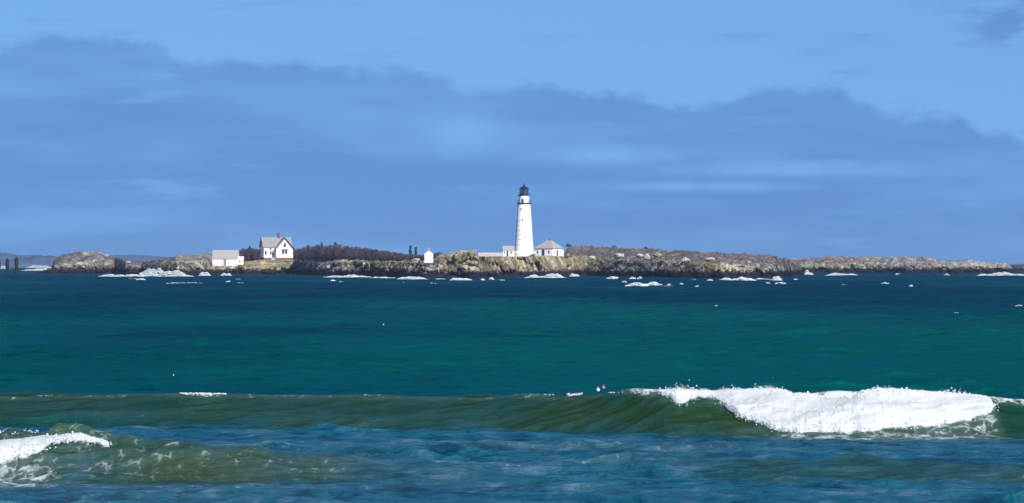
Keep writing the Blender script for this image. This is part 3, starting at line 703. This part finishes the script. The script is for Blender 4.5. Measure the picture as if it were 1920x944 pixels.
def brush(L, px0, px1, q0, q1, n, hh, name, label, dens):
    px = rv.uniform(px0, px1, n); yw = np.interp(px, L.t[:, 0], L.t[:, 1]); dep = L.depth(px)
    D = CAMH * F / (yw - HOR) + rv.uniform(q0, q1, n) * dep
    keep = dens(px, D) & (fbm(px * .05, D * .05, 33, 3) > -.18)
    px, D = px[keep], D[keep]; z = L.z(px, D); k2 = z > 3.2; px, D, z = px[k2], D[k2], z[k2]
    P = np.stack([(px - 960) / F * D, D, z - .1], -1)
    v, f = spindles(P, rv.uniform(.4, 1.0, len(P)) * hh, rv.uniform(.05, .15, len(P)), .5, rv)
    o = mesh_np(name, v, f, M['heath'], k=3); tag(o, label=label, kind='stuff')
brush(ML, 1062, 1480, .36, 1.12, 15000, 0.9, 'heath', 'purple-brown winter brush covering the ridge right of the lighthouse', lambda p, d: p > 0)
brush(ML, 105, 400, .5, 1.15, 9000, .8, 'heath', 'mauve brush on the rocky mounds left of the boathouse', lambda p, d: fbm(p * .08, d * .1, 3) > -.05)
brush(LL, 1440, 1885, .4, 1.1, 9000, .8, 'heath', 'sparse brush on the farther island at right', lambda p, d: fbm(p * .06, d * .1, 3) > 0)

def conifer(px, pyt, D, wd, label, lean=0.0):
    zg = float(ML.z(px, D)[0]); zt = CAMH - (pyt - HOR) / F * D; h = zt - zg; x = (px - 960) / F * D
    e = empty('conifer_tree', (x, D, zg), label=label, cat='tree', group='dark conifers standing above the bare wood')
    rg = np.random.default_rng(int(px))
    bm = bmesh.new(); bmesh.ops.create_cone(bm, cap_ends=True, segments=7, radius1=.18, radius2=.03, depth=h, matrix=Matrix.Translation((0, 0, h / 2 - .2)))
    me = bpy.data.meshes.new('trunk'); bm.to_mesh(me); bm.free(); link('trunk', me, M['bark'], e)
    n = 420; t = rg.random(n) ** .9; a = rg.uniform(0, 6.283, n); tier = 0.75 + .35 * np.sin(t * h * 4.2)
    r = wd * (1 - t) ** .85 * tier * rg.random(n) ** .4
    P = np.stack([r * np.cos(a), r * np.sin(a), .12 * h + t * h * .9 - .15 * r], -1)
    v, f = spindles(P, rg.uniform(.3, .7, n), rg.uniform(.06, .15, n), -.15, rg)
    mesh_np('crown', v, f, M['needle'], e, k=3)
conifer(769.5, 461.5, float(Dsh(769)) + 110, 1.15, 'taller dark conifer left of the small white oil house')
conifer(779.5, 464.5, float(Dsh(779)) + 112, 1.0, 'shorter dark conifer nearest to the small white oil house')
conifer(468, 462.5, float(Dsh(468)) + 100, 1.3, 'dark conifer rising from the trees between boathouse and keeper\'s house')
conifer(577, 460.5, float(Dsh(577)) + 100, 1.3, 'spiky dark conifer at the wood\'s left end beside the keeper\'s house')
conifer(629, 455, float(Dsh(629)) + 105, 1.3, 'dark conifer at the highest point of the bare wood')
conifer(603, 456, float(Dsh(603)) + 105, 1.2, 'dark conifer just left of the highest point of the bare wood')

def shrub(px, py, D, w, h, land, label):
    m = D / F; n = 200; rg = np.random.default_rng(int(px * 3)); c = pt(px, py, D)
    e = empty('shrub', (c.x, D, c.z), label=label, cat='shrub', group='dark shrubs on the ridge')
    a = rg.uniform(0, 6.283, n); r = rg.random(n) ** .5
    P = np.stack([r * np.cos(a) * w / 2 * m, r * np.sin(a) * w / 2 * m, rg.random(n) * (1 - r * .7) * h * m], -1)
    v, f = spindles(P, rg.uniform(.3, .6, n), rg.uniform(.06, .14, n), .4, rg); mesh_np('foliage', v, f, M['needle'], e, k=3)
    v, f = spindles(np.array([[0, 0, -.6], [.1, 0, -.6], [-.1, .05, -.6]]), [1.3, 1.2, 1.2], [.08, .06, .06], 2, rg); mesh_np('stem', v, f, M['bark'], e, k=3)
shrub(1066, 463, 1925, 10, 7, ML, 'rounded dark shrub just right of the hip-roofed building')
shrub(1151, 465, 1985, 6, 5, ML, 'dark shrub on the ridge above the wide grey boulder')
shrub(1211, 467.5, 1985, 6, 5, ML, 'dark shrub on the ridge above the tall pale boulder')

# ------------------------------------------------------------------ building helpers (local frames, metres)
def box(bm, x0, x1, y0, y1, z0, z1):
    vs = [bm.verts.new(p) for p in ((x0, y0, z0), (x1, y0, z0), (x1, y1, z0), (x0, y1, z0), (x0, y0, z1), (x1, y0, z1), (x1, y1, z1), (x0, y1, z1))]
    for f in ((3, 2, 1, 0), (4, 5, 6, 7), (0, 1, 5, 4), (1, 2, 6, 5), (2, 3, 7, 6), (3, 0, 4, 7)): bm.faces.new([vs[i] for i in f])
def poly_prism(bm, pts, axis, a, b):
    """extrude a 2D outline along x or y"""
    def P(u, w, t): return (t, u, w) if axis == 'x' else (u, t, w)
    A = [bm.verts.new(P(u, w, a)) for u, w in pts]; B = [bm.verts.new(P(u, w, b)) for u, w in pts]
    n = len(pts); bm.faces.new(A); bm.faces.new(B[::-1])
    for i in range(n): bm.faces.new([A[i], B[i], B[(i + 1) % n], A[(i + 1) % n]])
def fin(name, bm, m, parent, label=None, bevel=0.0):
    bmesh.ops.recalc_face_normals(bm, faces=bm.faces)
    me = bpy.data.meshes.new(name); bm.to_mesh(me); bm.free()
    o = link(name, me, m, parent)
    if label: o['label'] = label
    return o
def part_box(name, m, parent, *b, label=None):
    bm = bmesh.new(); box(bm, *b); return fin(name, bm, m, parent, label)
def window(parent, x, y, z, w, h, axis='y', cross=True, fr=None, gl=None):
    """frame with bars set proud of the wall (front towards -y, or +x / -x), glass pane inside"""
    fr = fr or M['white2']; gl = gl or M['glass']
    bm = bmesh.new(); t = .09; sgn = -1
    def bb(a0, a1, z0, z1, d0, d1):
        if axis == 'y': box(bm, x + a0, x + a1, y - d1, y - d0, z0, z1)
        elif axis == 'x': box(bm, x + d0, x + d1, y + a0, y + a1, z0, z1)
        else: box(bm, x - d1, x - d0, y + a0, y + a1, z0, z1)
    bb(-w / 2 - t, -w / 2, z, z + h, .0, .07); bb(w / 2, w / 2 + t, z, z + h, .0, .07)
    bb(-w / 2 - t, w / 2 + t, z + h, z + h + t, .0, .08); bb(-w / 2 - t, w / 2 + t, z - t, z, .0, .10)
    if cross: bb(-w / 2, w / 2, z + h / 2 - .03, z + h / 2 + .03, .0, .05)
    f = fin('window', bm, fr, parent)
    bm = bmesh.new()
    if axis == 'y': box(bm, x - w / 2 + .002, x + w / 2 - .002, y - .03, y + .02, z + .002, z + h - .002)
    elif axis == 'x': box(bm, x - .02, x + .03, y - w / 2 + .002, y + w / 2 - .002, z + .002, z + h - .002)
    else: box(bm, x - .03, x + .02, y - w / 2 + .002, y + w / 2 - .002, z + .002, z + h - .002)
    fin('pane', bm, gl, f); return f
def gable_roof(bm, x0, x1, yf, yb, ze, zr, ov, th, axis='x'):
    """two slabs meeting at the ridge; axis = ridge direction"""
    ym = (yf + yb) / 2; sl = (zr - ze) / (ym - yf); a = (yf - ov, ze - ov * sl); 
    pts = [a, (ym, zr), (yb + ov, ze - ov * sl), (yb + ov, ze - ov * sl + th), (ym, zr + th * 1.25), (yf - ov, ze - ov * sl + th)]
    poly_prism(bm, pts, axis, x0, x1)
def lathe(bm, prof, seg=48, cx=0, cy=0):
    rings = []
    for r, z in prof:
        rings.append([bm.verts.new((cx + r * math.cos(6.28318 * i / seg), cy + r * math.sin(6.28318 * i / seg), z)) for i in range(seg)])
    for a, b in zip(rings[:-1], rings[1:]):
        for i in range(seg): bm.faces.new([a[i], a[(i + 1) % seg], b[(i + 1) % seg], b[i]])
    bm.faces.new(rings[0][::-1]); bm.faces.new(rings[-1])
def smooth(o, ang=30):
    for p in o.data.polygons: p.use_smooth = True
    o.data.set_sharp_from_angle(angle=R(ang)) if hasattr(o.data, 'set_sharp_from_angle') else None
    return o
def tube(bm, a, b, r, seg=6):
    a = Vector(a); b = Vector(b); d = b - a; q = d.to_track_quat('Z', 'Y').to_matrix().to_4x4()
    bmesh.ops.create_cone(bm, cap_ends=True, segments=seg, radius1=r, radius2=r, depth=d.length, matrix=Matrix.Translation((a + b) / 2) @ q)

# ------------------------------------------------------------------ lighthouse
def lighthouse():
    D = 1900.0; m = D / F; b = pt(982.5, 481.5, D)
    e = empty('lighthouse', b, label='tall white round lighthouse with black lantern on the tan cliff', cat='lighthouse')
    H = lambda py: (481.5 - py) * m
    bm = bmesh.new(); lathe(bm, [(4.9, -1.0), (4.9, H(474.5)), (4.45, H(472.2)), (4.12, H(472))], 40); smooth(fin('plinth', bm, M['white'], e))
    bm = bmesh.new(); lathe(bm, [(4.1, H(473)), (3.86, H(460)), (3.58, H(445)), (3.24, H(420)), (2.92, H(400)), (2.68, H(385.5)), (2.66, H(383.6))], 56); smooth(fin('tower_shaft', bm, M['white'], e))
    rad = lambda py: np.interp(py, [383, 400, 420, 445, 460, 473], [2.66, 2.92, 3.24, 3.58, 3.86, 4.1])
    for py in (414, 423, 431.5, 440, 449, 458):
        r = rad(py); bm = bmesh.new(); lathe(bm, [(r + .015, H(py + .8)), (r + .09, H(py + .5)), (r + .09, H(py - .5)), (r - .02, H(py - .8))], 56); smooth(fin('hoop', bm, M['hoop'], e))
    # gallery of the watch room
    bm = bmesh.new(); lathe(bm, [(2.68, H(383.8)), (2.95, H(382.8)), (3.0, H(381.8)), (3.0, H(381)), (2.2, H(380.9))], 48); g = smooth(fin('gallery_deck', bm, M['dark'], e))
    bm = bmesh.new()
    for i in range(20):
        a = 6.28318 * i / 20; c, s = math.cos(a) * 2.93, math.sin(a) * 2.93; tube(bm, (c, s, H(381)), (c, s, H(376.3)), .035)
    for z in (H(376.3), H(378.6)):
        for i in range(20):
            a, a2 = 6.28318 * i / 20, 6.28318 * (i + 1) / 20
            tube(bm, (math.cos(a) * 2.93, math.sin(a) * 2.93, z), (math.cos(a2) * 2.93, math.sin(a2) * 2.93, z), .03)
    fin('railing', bm, M['dark'], g)
    bm = bmesh.new(); lathe(bm, [(2.15, H(381)), (2.12, H(370)), (2.2, H(368.2)), (2.0, H(367.6))], 40); smooth(fin('watch_room', bm, M['white'], e))
    bm = bmesh.new(); lathe(bm, [(2.1, H(367.7)), (2.55, H(366.8)), (2.6, H(366.2)), (2.6, H(365.6)), (1.8, H(365.5))], 40); g2 = smooth(fin('gallery_deck', bm, M['dark'], e))
    bm = bmesh.new()
    for i in range(16):
        a = 6.28318 * i / 16; a2 = 6.28318 * (i + 1) / 16; c, s = math.cos(a) * 2.52, math.sin(a) * 2.52
        tube(bm, (c, s, H(365.6)), (c, s, H(361.5)), .03)
        for z in (H(361.5), H(363.4)): tube(bm, (c, s, z), (math.cos(a2) * 2.52, math.sin(a2) * 2.52, z), .028)
    fin('railing', bm, M['dark'], g2)
    # lantern room: glazing, astragals, lens
    bm = bmesh.new(); lathe(bm, [(1.78, H(365.6)), (1.78, H(363.4)), (1.7, H(363.3))], 16); lan = fin('lantern_base', bm, M['dark'], e)
    bm = bmesh.new()
    for i in range(12):
        a = 6.28318 * i / 12; a2 = 6.28318 * (i + 1) / 12; c, s = math.cos(a) * 1.74, math.sin(a) * 1.74
        tube(bm, (c, s, H(363.4)), (c, s, H(355.2)), .07)
        tube(bm, (c, s, H(359.2)), (math.cos(a2) * 1.74, math.sin(a2) * 1.74, H(359.2)), .05)
    fin('glazing_bars', bm, M['dark'], e)
    gm = bpy.data.materials.new('lantern_glass'); gm.use_nodes = True
    T = NT(gm.node_tree); bs = T.n['Principled BSDF']; bs.inputs['Base Color'].default_value = (0.05, 0.09, 0.16, 1); bs.inputs['Roughness'].default_value = 0.08
    bs.inputs['Alpha'].default_value = 0.45
    bm = bmesh.new(); lathe(bm, [(1.68, H(363.3)), (1.68, H(355.2))], 12); fin('lantern_glass', bm, gm, e)
    bm = bmesh.new(); lathe(bm, [(.3, H(364)), (.75, H(362.5)), (.95, H(359.2)), (.75, H(356.5)), (.3, H(355.5))], 16); fin('lens', bm, mat('lens_glass', (.10, .16, .2), .1, .8), e)
    bm = bmesh.new(); lathe(bm, [(1.98, H(355.4)), (2.0, H(354.7)), (1.75, H(353)), (1.2, H(351)), (.5, H(349.4)), (.32, H(349)), (.32, H(348))], 24); rf = smooth(fin('lantern_roof', bm, M['dark'], e))
    bm = bmesh.new(); lathe(bm, [(.25, H(348.2)), (.42, H(347.6)), (.42, H(346.6)), (.12, H(345.8)), (.05, H(343.5))], 14); fin('ventilator', bm, M['dark'], rf)
    # door to the gallery and the small windows up the shaft
    def radial(name, px, py0, py1, w, rr, mt):
        x = (px - 982.5) * m; a = math.asin(max(-1, min(1, x / rr))); bm = bmesh.new(); box(bm, -w / 2, w / 2, -.12, .1, H(py1), H(py0))
        o = fin(name, bm, mt, e); o.location = (rr * math.sin(a), -rr * math.cos(a), 0); o.rotation_euler = (0, 0, a); return o
    d = radial('door', 980.0, 373.2, 380.8, .75, 2.14, M['trim'])
    bm = bmesh.new(); box(bm, .18, .26, -.18, -.12, H(377.5), H(376.8)); fin('handle', bm, M['conc'], d)
    wg = mat('tower_window', (.22, .20, .20), .4, .4)
    for px, p0, p1 in ((977.2, 391, 394.5), (980, 410, 414.2), (985.5, 443, 446.5)):
        o = radial('window', px, p0, p1, .55, float(rad((p0 + p1) / 2)) + .01, wg)
        bm = bmesh.new(); box(bm, -.42, .42, -.16, .02, H(p1) - .12, H(p1)); fin('sill', bm, M['white'], o)
lighthouse()

# ------------------------------------------------------------------ buildings
def keepers_house():
    D = 2130.0; b = pt(519.5, 487.2, D)
    e = empty('keepers_house', b, R(15), label='two-storey white house with grey cross-gabled roof on the grassy bank', cat='house')
    f = .9   # top of the foundation
    bm = bmesh.new(); box(bm, -6.3, 7.0, 0, 7, -1.2, f); box(bm, -1.0, 7.0, -2.8, -.01, -1.2, f); fin('foundation', bm, M['brick'], e)
    bm = bmesh.new(); poly_prism(bm, [(0.03, f), (0.03, f + 5.3), (3.5, f + 9.2), (6.97, f + 5.3), (6.97, f)], 'x', -6.25, 6.9); fin('wall', bm, M['white2'], e)
    bm = bmesh.new(); poly_prism(bm, [(-.95, f), (-.95, f + 4.3), (3.1, f + 9.0), (6.95, f + 4.3), (6.95, f)], 'y', -2.75, 0.02); fin('wall', bm, M['white2'], e, 'gabled front wing wall')
    bm = bmesh.new(); gable_roof(bm, -6.9, 7.3, 0, 7, f + 5.35, f + 9.28, .55, .22); rf = fin('roof', bm, M['roof'], e)
    bm = bmesh.new(); gable_roof(bm, -3.45, 3.6, -1.0, 7.1, f + 4.3, f + 9.05, .5, .24, 'y'); rf2 = fin('roof', bm, M['roof2'], e)
    bm = bmesh.new(); box(bm, 1.0, 2.0, 3.0, 4.0, f + 8.2, f + 11.3); ch = fin('chimney', bm, M['brick'], rf)
    bm = bmesh.new(); box(bm, .88, 2.12, 2.88, 4.12, f + 11.3, f + 11.55); fin('chimney_cap', bm, M['trim'], ch)
    # dark verge boards
    bm = bmesh.new(); sl = (4.75) / 4.05
    for s in (-1, 1):
        poly_prism(bm, [(3.05, f + 9.0), (3.05, f + 9.5), (3.05 + s * 4.62, f + 9.5 - 4.62 * sl), (3.05 + s * 4.62, f + 8.9 - 4.62 * sl)], 'y', -3.56, -3.46)
    fin('verge_board', bm, M['trim'], rf2)
    bm = bmesh.new()
    for s in (-1, 1):
        poly_prism(bm, [(3.5, f + 9.1), (3.5, f + 9.62), (3.5 + s * 4.05, f + 9.62 - 4.05 * 1.12), (3.5 + s * 4.05, f + 9.1 - 4.05 * 1.12)], 'x', -7.02, -6.91)
    fin('verge_board', bm, M['trim'], rf)
    window(e, 3.1, -2.75, f + 5.0, .95, 1.7, fr=M['trim'])
    for x in (2.35, 3.75): window(e, x, -2.75, f + 1.9, 0.95, 1.7, fr=M['trim'])
    bm = bmesh.new(); box(bm, 1.35, 4.75, -3.15, -2.76, f + 3.75, f + 3.95); fin('window_hood', bm, M['trim'], e)
    window(e, -5.4, .03, f + 1.4, 1.0, 1.9); window(e, -3.1, .03, f + 3.5, .9, 1.1)
    window(e, -6.25, 3.5, f + 1.6, .9, 1.6, axis='-x'); window(e, -6.25, 3.5, f + 5, .9, 1.5, axis='-x')
    # entrance porch in the corner
    bm = bmesh.new(); box(bm, -3.1, -1.0, -1.6, .0, -.8, f - .02); p = fin('porch_floor', bm, M['conc'], e)
    bm = bmesh.new(); poly_prism(bm, [(-1.8, f + 2.5), (-1.8, f + 2.65), (.02, f + 3.25), (.02, f + 3.1)], 'x', -3.3, -1.01); fin('porch_roof', bm, M['roof2'], e)
    for x in (-3.0,): 
        bm = bmesh.new(); box(bm, x - .07, x + .07, -1.6, -1.46, f - .02, f + 2.55); fin('porch_post', bm, M['white2'], e)
    d = part_box('door', M['trim'], e, -2.4, -1.5, -.04, .06, f, f + 2.1); part_box('handle', M['conc'], d, -1.65, -1.58, -.09, -.04, f + 1.0, f + 1.1)
keepers_house()

def boathouse():
    D = 2087.0; m = D / F; b = pt(422, 499.2, D)
    e = empty('boathouse', b, R(-3), label='low white boathouse with plain grey gable roof above the surf, left of the house', cat='boathouse')
    bm = bmesh.new(); box(bm, -5.9, 5.8, 0, 7, -2.0, .25); fin('foundation', bm, mat('pink_granite', (.36, .25, .23), .9, .2, .2, 1), e)
    bm = bmesh.new(); poly_prism(bm, [(.05, .25), (.05, 3.5), (3.5, 7.0), (6.95, 3.5), (6.95, .25)], 'x', -5.8, 5.7); fin('wall', bm, M['white2'], e)
    bm = bmesh.new(); gable_roof(bm, -6.05, 5.95, .05, 6.95, 3.55, 7.1, .35, .2); rf = fin('roof', bm, M['roof2'], e)
    d = part_box('door', mat('grey_door', (.22, .2, .21), .7, .3), e, -.75, .55, -.04, .1, .25, 3.0)
    part_box('handle', M['trim'], d, .3, .38, -.1, -.04, 1.5, 1.65)
    # lean-to at the right end
    bm = bmesh.new(); poly_prism(bm, [(1.5, .7), (1.5, 3.3), (3.2, 4.1), (4.9, 3.3), (4.9, .7)], 'x', 5.71, 8.1); a = fin('annex_wall', bm, M['white2'], e)
    bm = bmesh.new(); gable_roof(bm, 5.72, 8.3, 1.5, 4.9, 3.35, 4.2, .2, .12); fin('annex_roof', bm, M['white2'], a)
    window(e, 6.6, 1.5, 1.7, .8, .8, cross=False)
    bm = bmesh.new(); poly_prism(bm, [(-3.5, -1.9), (-3.5, -1.6), (-.02, .1), (-.02, -1.2)], 'x', -2.2, 1.3); fin('ramp', bm, M['conc'], e)
boathouse()

def oil_house():
    D = 1712.0; b = pt(804, 493.4, D); z0 = -1.0
    e = empty('oil_house', b, R(0), label='tiny white gabled oil house with a finial, standing alone midway along the shore', cat='hut')
    bm = bmesh.new(); poly_prism(bm, [(-1.6, z0), (-1.6, 3.3), (0, 4.5), (1.6, 3.3), (1.6, z0)], 'y', 0, 3.6); fin('wall', bm, M['white'], e)
    bm = bmesh.new(); gable_roof(bm, -.15, 3.75, -1.6, 1.6, 3.32, 4.52, .14, .12, 'y'); r = fin('roof', bm, M['white'], e)
    bm = bmesh.new(); lathe(bm, [(.12, 4.5), (.10, 5.0), (.28, 5.15), (.30, 5.4), (.1, 5.7)], 12, 0, .3); fin('vent_finial', bm, M['conc'], r)
    d = part_box('door', M['white2'], e, -.5, .5, -.05, .0, .05, 2.1); part_box('handle', M['conc'], d, .3, .37, -.1, -.05, 1.0, 1.1)
    part_box('doorstep', M['conc'], e, -.8, .8, -.7, -.01, -1.0, .04)
oil_house()

def fog_building():
    D = 1885.0; b = pt(1036.5, 480.8, D)
    e = empty('fog_signal_building', b, R(-33), label='white hip-roofed building just right of the lighthouse', cat='building')
    # right-front corner at the origin; long side runs to -x, short end to +y
    L, W = 8.8, 7.4
    bm = bmesh.new(); box(bm, -L - .05, .05, -.05, W, -1.2, .25); fin('foundation', bm, M['conc'], e)
    bm = bmesh.new(); box(bm, -L, 0, 0, W - .05, .25, 3.2); fin('wall', bm, M['white2'], e)
    bm = bmesh.new(); o = .4; zt = 6.6
    A = [bm.verts.new(p) for p in ((-L - o, -o, 3.15), (o, -o, 3.15), (o, W - .05 + o, 3.15), (-L - o, W - .05 + o, 3.15))]
    B = [bm.verts.new(p) for p in ((-L - o, -o, 3.32), (o, -o, 3.32), (o, W - .05 + o, 3.32), (-L - o, W - .05 + o, 3.32))]
    r1 = bm.verts.new((-L + 3.6, W / 2, zt)); r2 = bm.verts.new((-3.0, W / 2, zt))
    bm.faces.new(A[::-1])
    for i in range(4): bm.faces.new([A[i], A[(i + 1) % 4], B[(i + 1) % 4], B[i]])
    bm.faces.new([B[0], B[1], r2, r1]); bm.faces.new([B[1], B[2], r2]); bm.faces.new([B[2], B[3], r1, r2]); bm.faces.new([B[3], B[0], r1])
    rf = fin('roof', bm, M['roof2'], e)
    tube_bm = bmesh.new(); lathe(tube_bm, [(.16, 6.4), (.16, 7.1), (.24, 7.15), (.24, 7.3)], 10, -4.0, W / 2); fin('vent', tube_bm, M['trim'], rf)
    d = part_box('door', M['trim'], e, -5.4, -4.1, -.05, .03, .25, 2.7); part_box('handle', M['conc'], d, -4.35, -4.28, -.1, -.05, 1.2, 1.3)
    window(e, -7.4, 0, 1.1, .8, 1.3); window(e, -1.9, 0, 1.1, .8, 1.3)
    g = mat('grey_shutter', (.45, .42, .45), .7, .3)
    for y in (1.2, 5.6): window(e, 0, y, 1.0, 1.0, 1.5, axis='x', gl=g)
    d = part_box('door', M['trim'], e, -.03, .05, 2.9, 3.9, .25, 2.5); part_box('handle', M['conc'], d, .05, .1, 3.7, 3.77, 1.2, 1.3)
fog_building()

def small_building():
    D = 1888.0; b = pt(954, 480.9, D)
    e = empty('storage_shed', b, R(4), label='small white shed with grey gable roof just left of the lighthouse', cat='shed')
    bm = bmesh.new(); poly_prism(bm, [(.03, -1), (.03, 2.6), (2, 4.0), (3.97, 2.6), (3.97, -1)], 'x', -2.4, 2.3); fin('wall', bm, M['white2'], e)
    bm = bmesh.new(); gable_roof(bm, -2.6, 2.5, .03, 3.97, 2.65, 4.15, .3, .15); fin('roof', bm, M['roof2'], e)
    d = part_box('door', M['trim'], e, -.95, -.15, -.03, .05, 0, 2.2); part_box('handle', M['conc'], d, -.3, -.23, -.08, -.03, 1, 1.1)
    window(e, 1.0, .03, 1.0, .7, 1.1); window(e, -1.7, .03, 1.0, .5, 1.1)
small_building()
def hut():
    D = 1892.0; b = pt(1054.2, 481, D)
    e = empty('outhouse', b, R(-10), label='narrow white outhouse tucked against the right end of the hip-roofed building', cat='hut')
    bm = bmesh.new(); box(bm, -.5, .5, 0, 1.3, -.8, 2.6); fin('wall', bm, M['white2'], e)
    bm = bmesh.new(); poly_prism(bm, [(-.15, 2.6), (-.15, 2.72), (1.45, 3.1), (1.45, 2.98)], 'x', -.65, .65); fin('roof', bm, M['roof2'], e)
    part_box('door', M['conc'], e, -.3, .3, -.04, 0.0, 0, 1.95)
hut()
def low_wall():
    D = 1885.0; a = pt(897, 480.4, D); L = (944 - 897) / F * D
    e = empty('retaining_wall', a, 0, label='long low whitewashed wall between the tan outcrop and the small shed', cat='wall')
    part_box('wall', M['conc'], e, 0, L, 0, .5, -.8, 1.15); part_box('coping', M['white2'], e, -.08, L + .08, -.08, .58, 1.15, 1.3)
low_wall()

# ------------------------------------------------------------------ pilings and buoys
def piling(px, pyt, w, D, label, tilt=0):
    m = D / F; x = (px - 960) * m; h = CAMH - (pyt - HOR) * m; r = w / 2 * m
    e = empty('piling', (x, D, 0), R(tilt), label=label, cat='piling', group='dark timber pilings off the left end of the island')
    rg = random.Random(int(px * 7)); prof = [(r * .9, -2)]
    for k in range(9): prof.append((r * rg.uniform(.85, 1.08), h * k / 9))
    prof += [(r * .9, h * .97)]
    bm = bmesh.new(); lathe(bm, prof, 12); smooth(fin('post', bm, M['pile'], e))
    if w > 4:
        bm = bmesh.new(); lathe(bm, [(r * .92, h * .97), (r * .75, h), (r * .3, h + .5), (r * .12, h + .95)], 10); fin('cap', bm, M['pile'], e)
        bm = bmesh.new(); z = h * .72; lathe(bm, [(r * 1.07, z), (r * 1.13, z + .05), (r * 1.13, z + .35), (r * 1.05, z + .4)], 12); fin('iron_band', bm, M['dark'], e)
piling(13.8, 487, 7.2, 2200, 'thick dark piling second from the left edge, with a flat broken top')
piling(30.8, 485.5, 7.2, 2200, 'thick dark piling with a pointed tip, tallest off the left end')
piling(-1.5, 488, 5.0, 2210, 'dark piling cut off by the left edge')
piling(98.5, 501, 3.4, 2185, 'short slim piling where the rocks begin at the left')
piling(116, 499.5, 3.4, 2180, 'short slim piling in front of the left rock mound')
piling(149, 502, 3.0, 2178, 'stubby piling against the dark foot of the left rock mound')

def buoy(px, py, w, mt, label, z=None, D=None, star=False):
    D = D or dist(py); m = D / F; r = w / 2 * m
    b = pt(px, py, D)
    if z is not None: b.z = z
    e = empty('lobster_buoy', b, R(random.uniform(0, 90)), label=label, cat='buoy', group='small floating buoys')
    bm = bmesh.new(); lathe(bm, [(r * .3, -r), (r * .95, -r * .55), (r, 0), (r * .95, r * .6), (r * .45, r * 1.0), (r * .2, r * 1.05)], 14); smooth(fin('float', bm, mt, e), 50)
    bm = bmesh.new(); lathe(bm, [(r * .14, r * .9), (r * .14, r * 1.9), (r * .05, r * 2.0)], 8); fin('spindle', bm, mt, e)
buoy(325.5, 711, 9, M['buoy'], 'white lobster buoy floating beyond the crest at left')
buoy(1131.5, 727, 6, M['pink'], 'faded red buoy riding the crest left of the big white break', D=178)
buoy(1121.5, 731.5, 6, M['buoy'], 'white buoy right beside the faded red one on the crest', D=177)
buoy(719, 613, 6, M['buoy'], 'tiny white buoy in mid sea below the bare wood')
buoy(774, 694, 6, M['buoy'], 'tiny white buoy in mid sea left of centre, nearer than the other')

# ------------------------------------------------------------------ sea air
def haze():
    bm = bmesh.new(); box(bm, -6000, 6000, -80, 9900, -6, 46)
    m = bpy.data.materials.new('sea_air'); m.use_nodes = True; T = NT(m.node_tree); T.n.clear()
    out = T.new('ShaderNodeOutputMaterial'); v = T.new('ShaderNodeVolumePrincipled')
    v.inputs['Color'].default_value = (0.55, 0.75, 1.0, 1); v.inputs['Density'].default_value = 0.00004; v.inputs['Anisotropy'].default_value = 0.2
    T.link(v.outputs[0], out.inputs['Volume'])
    o = fin('haze', bm, m, None); tag(o, label='thin blue sea haze', kind='stuff')
haze()
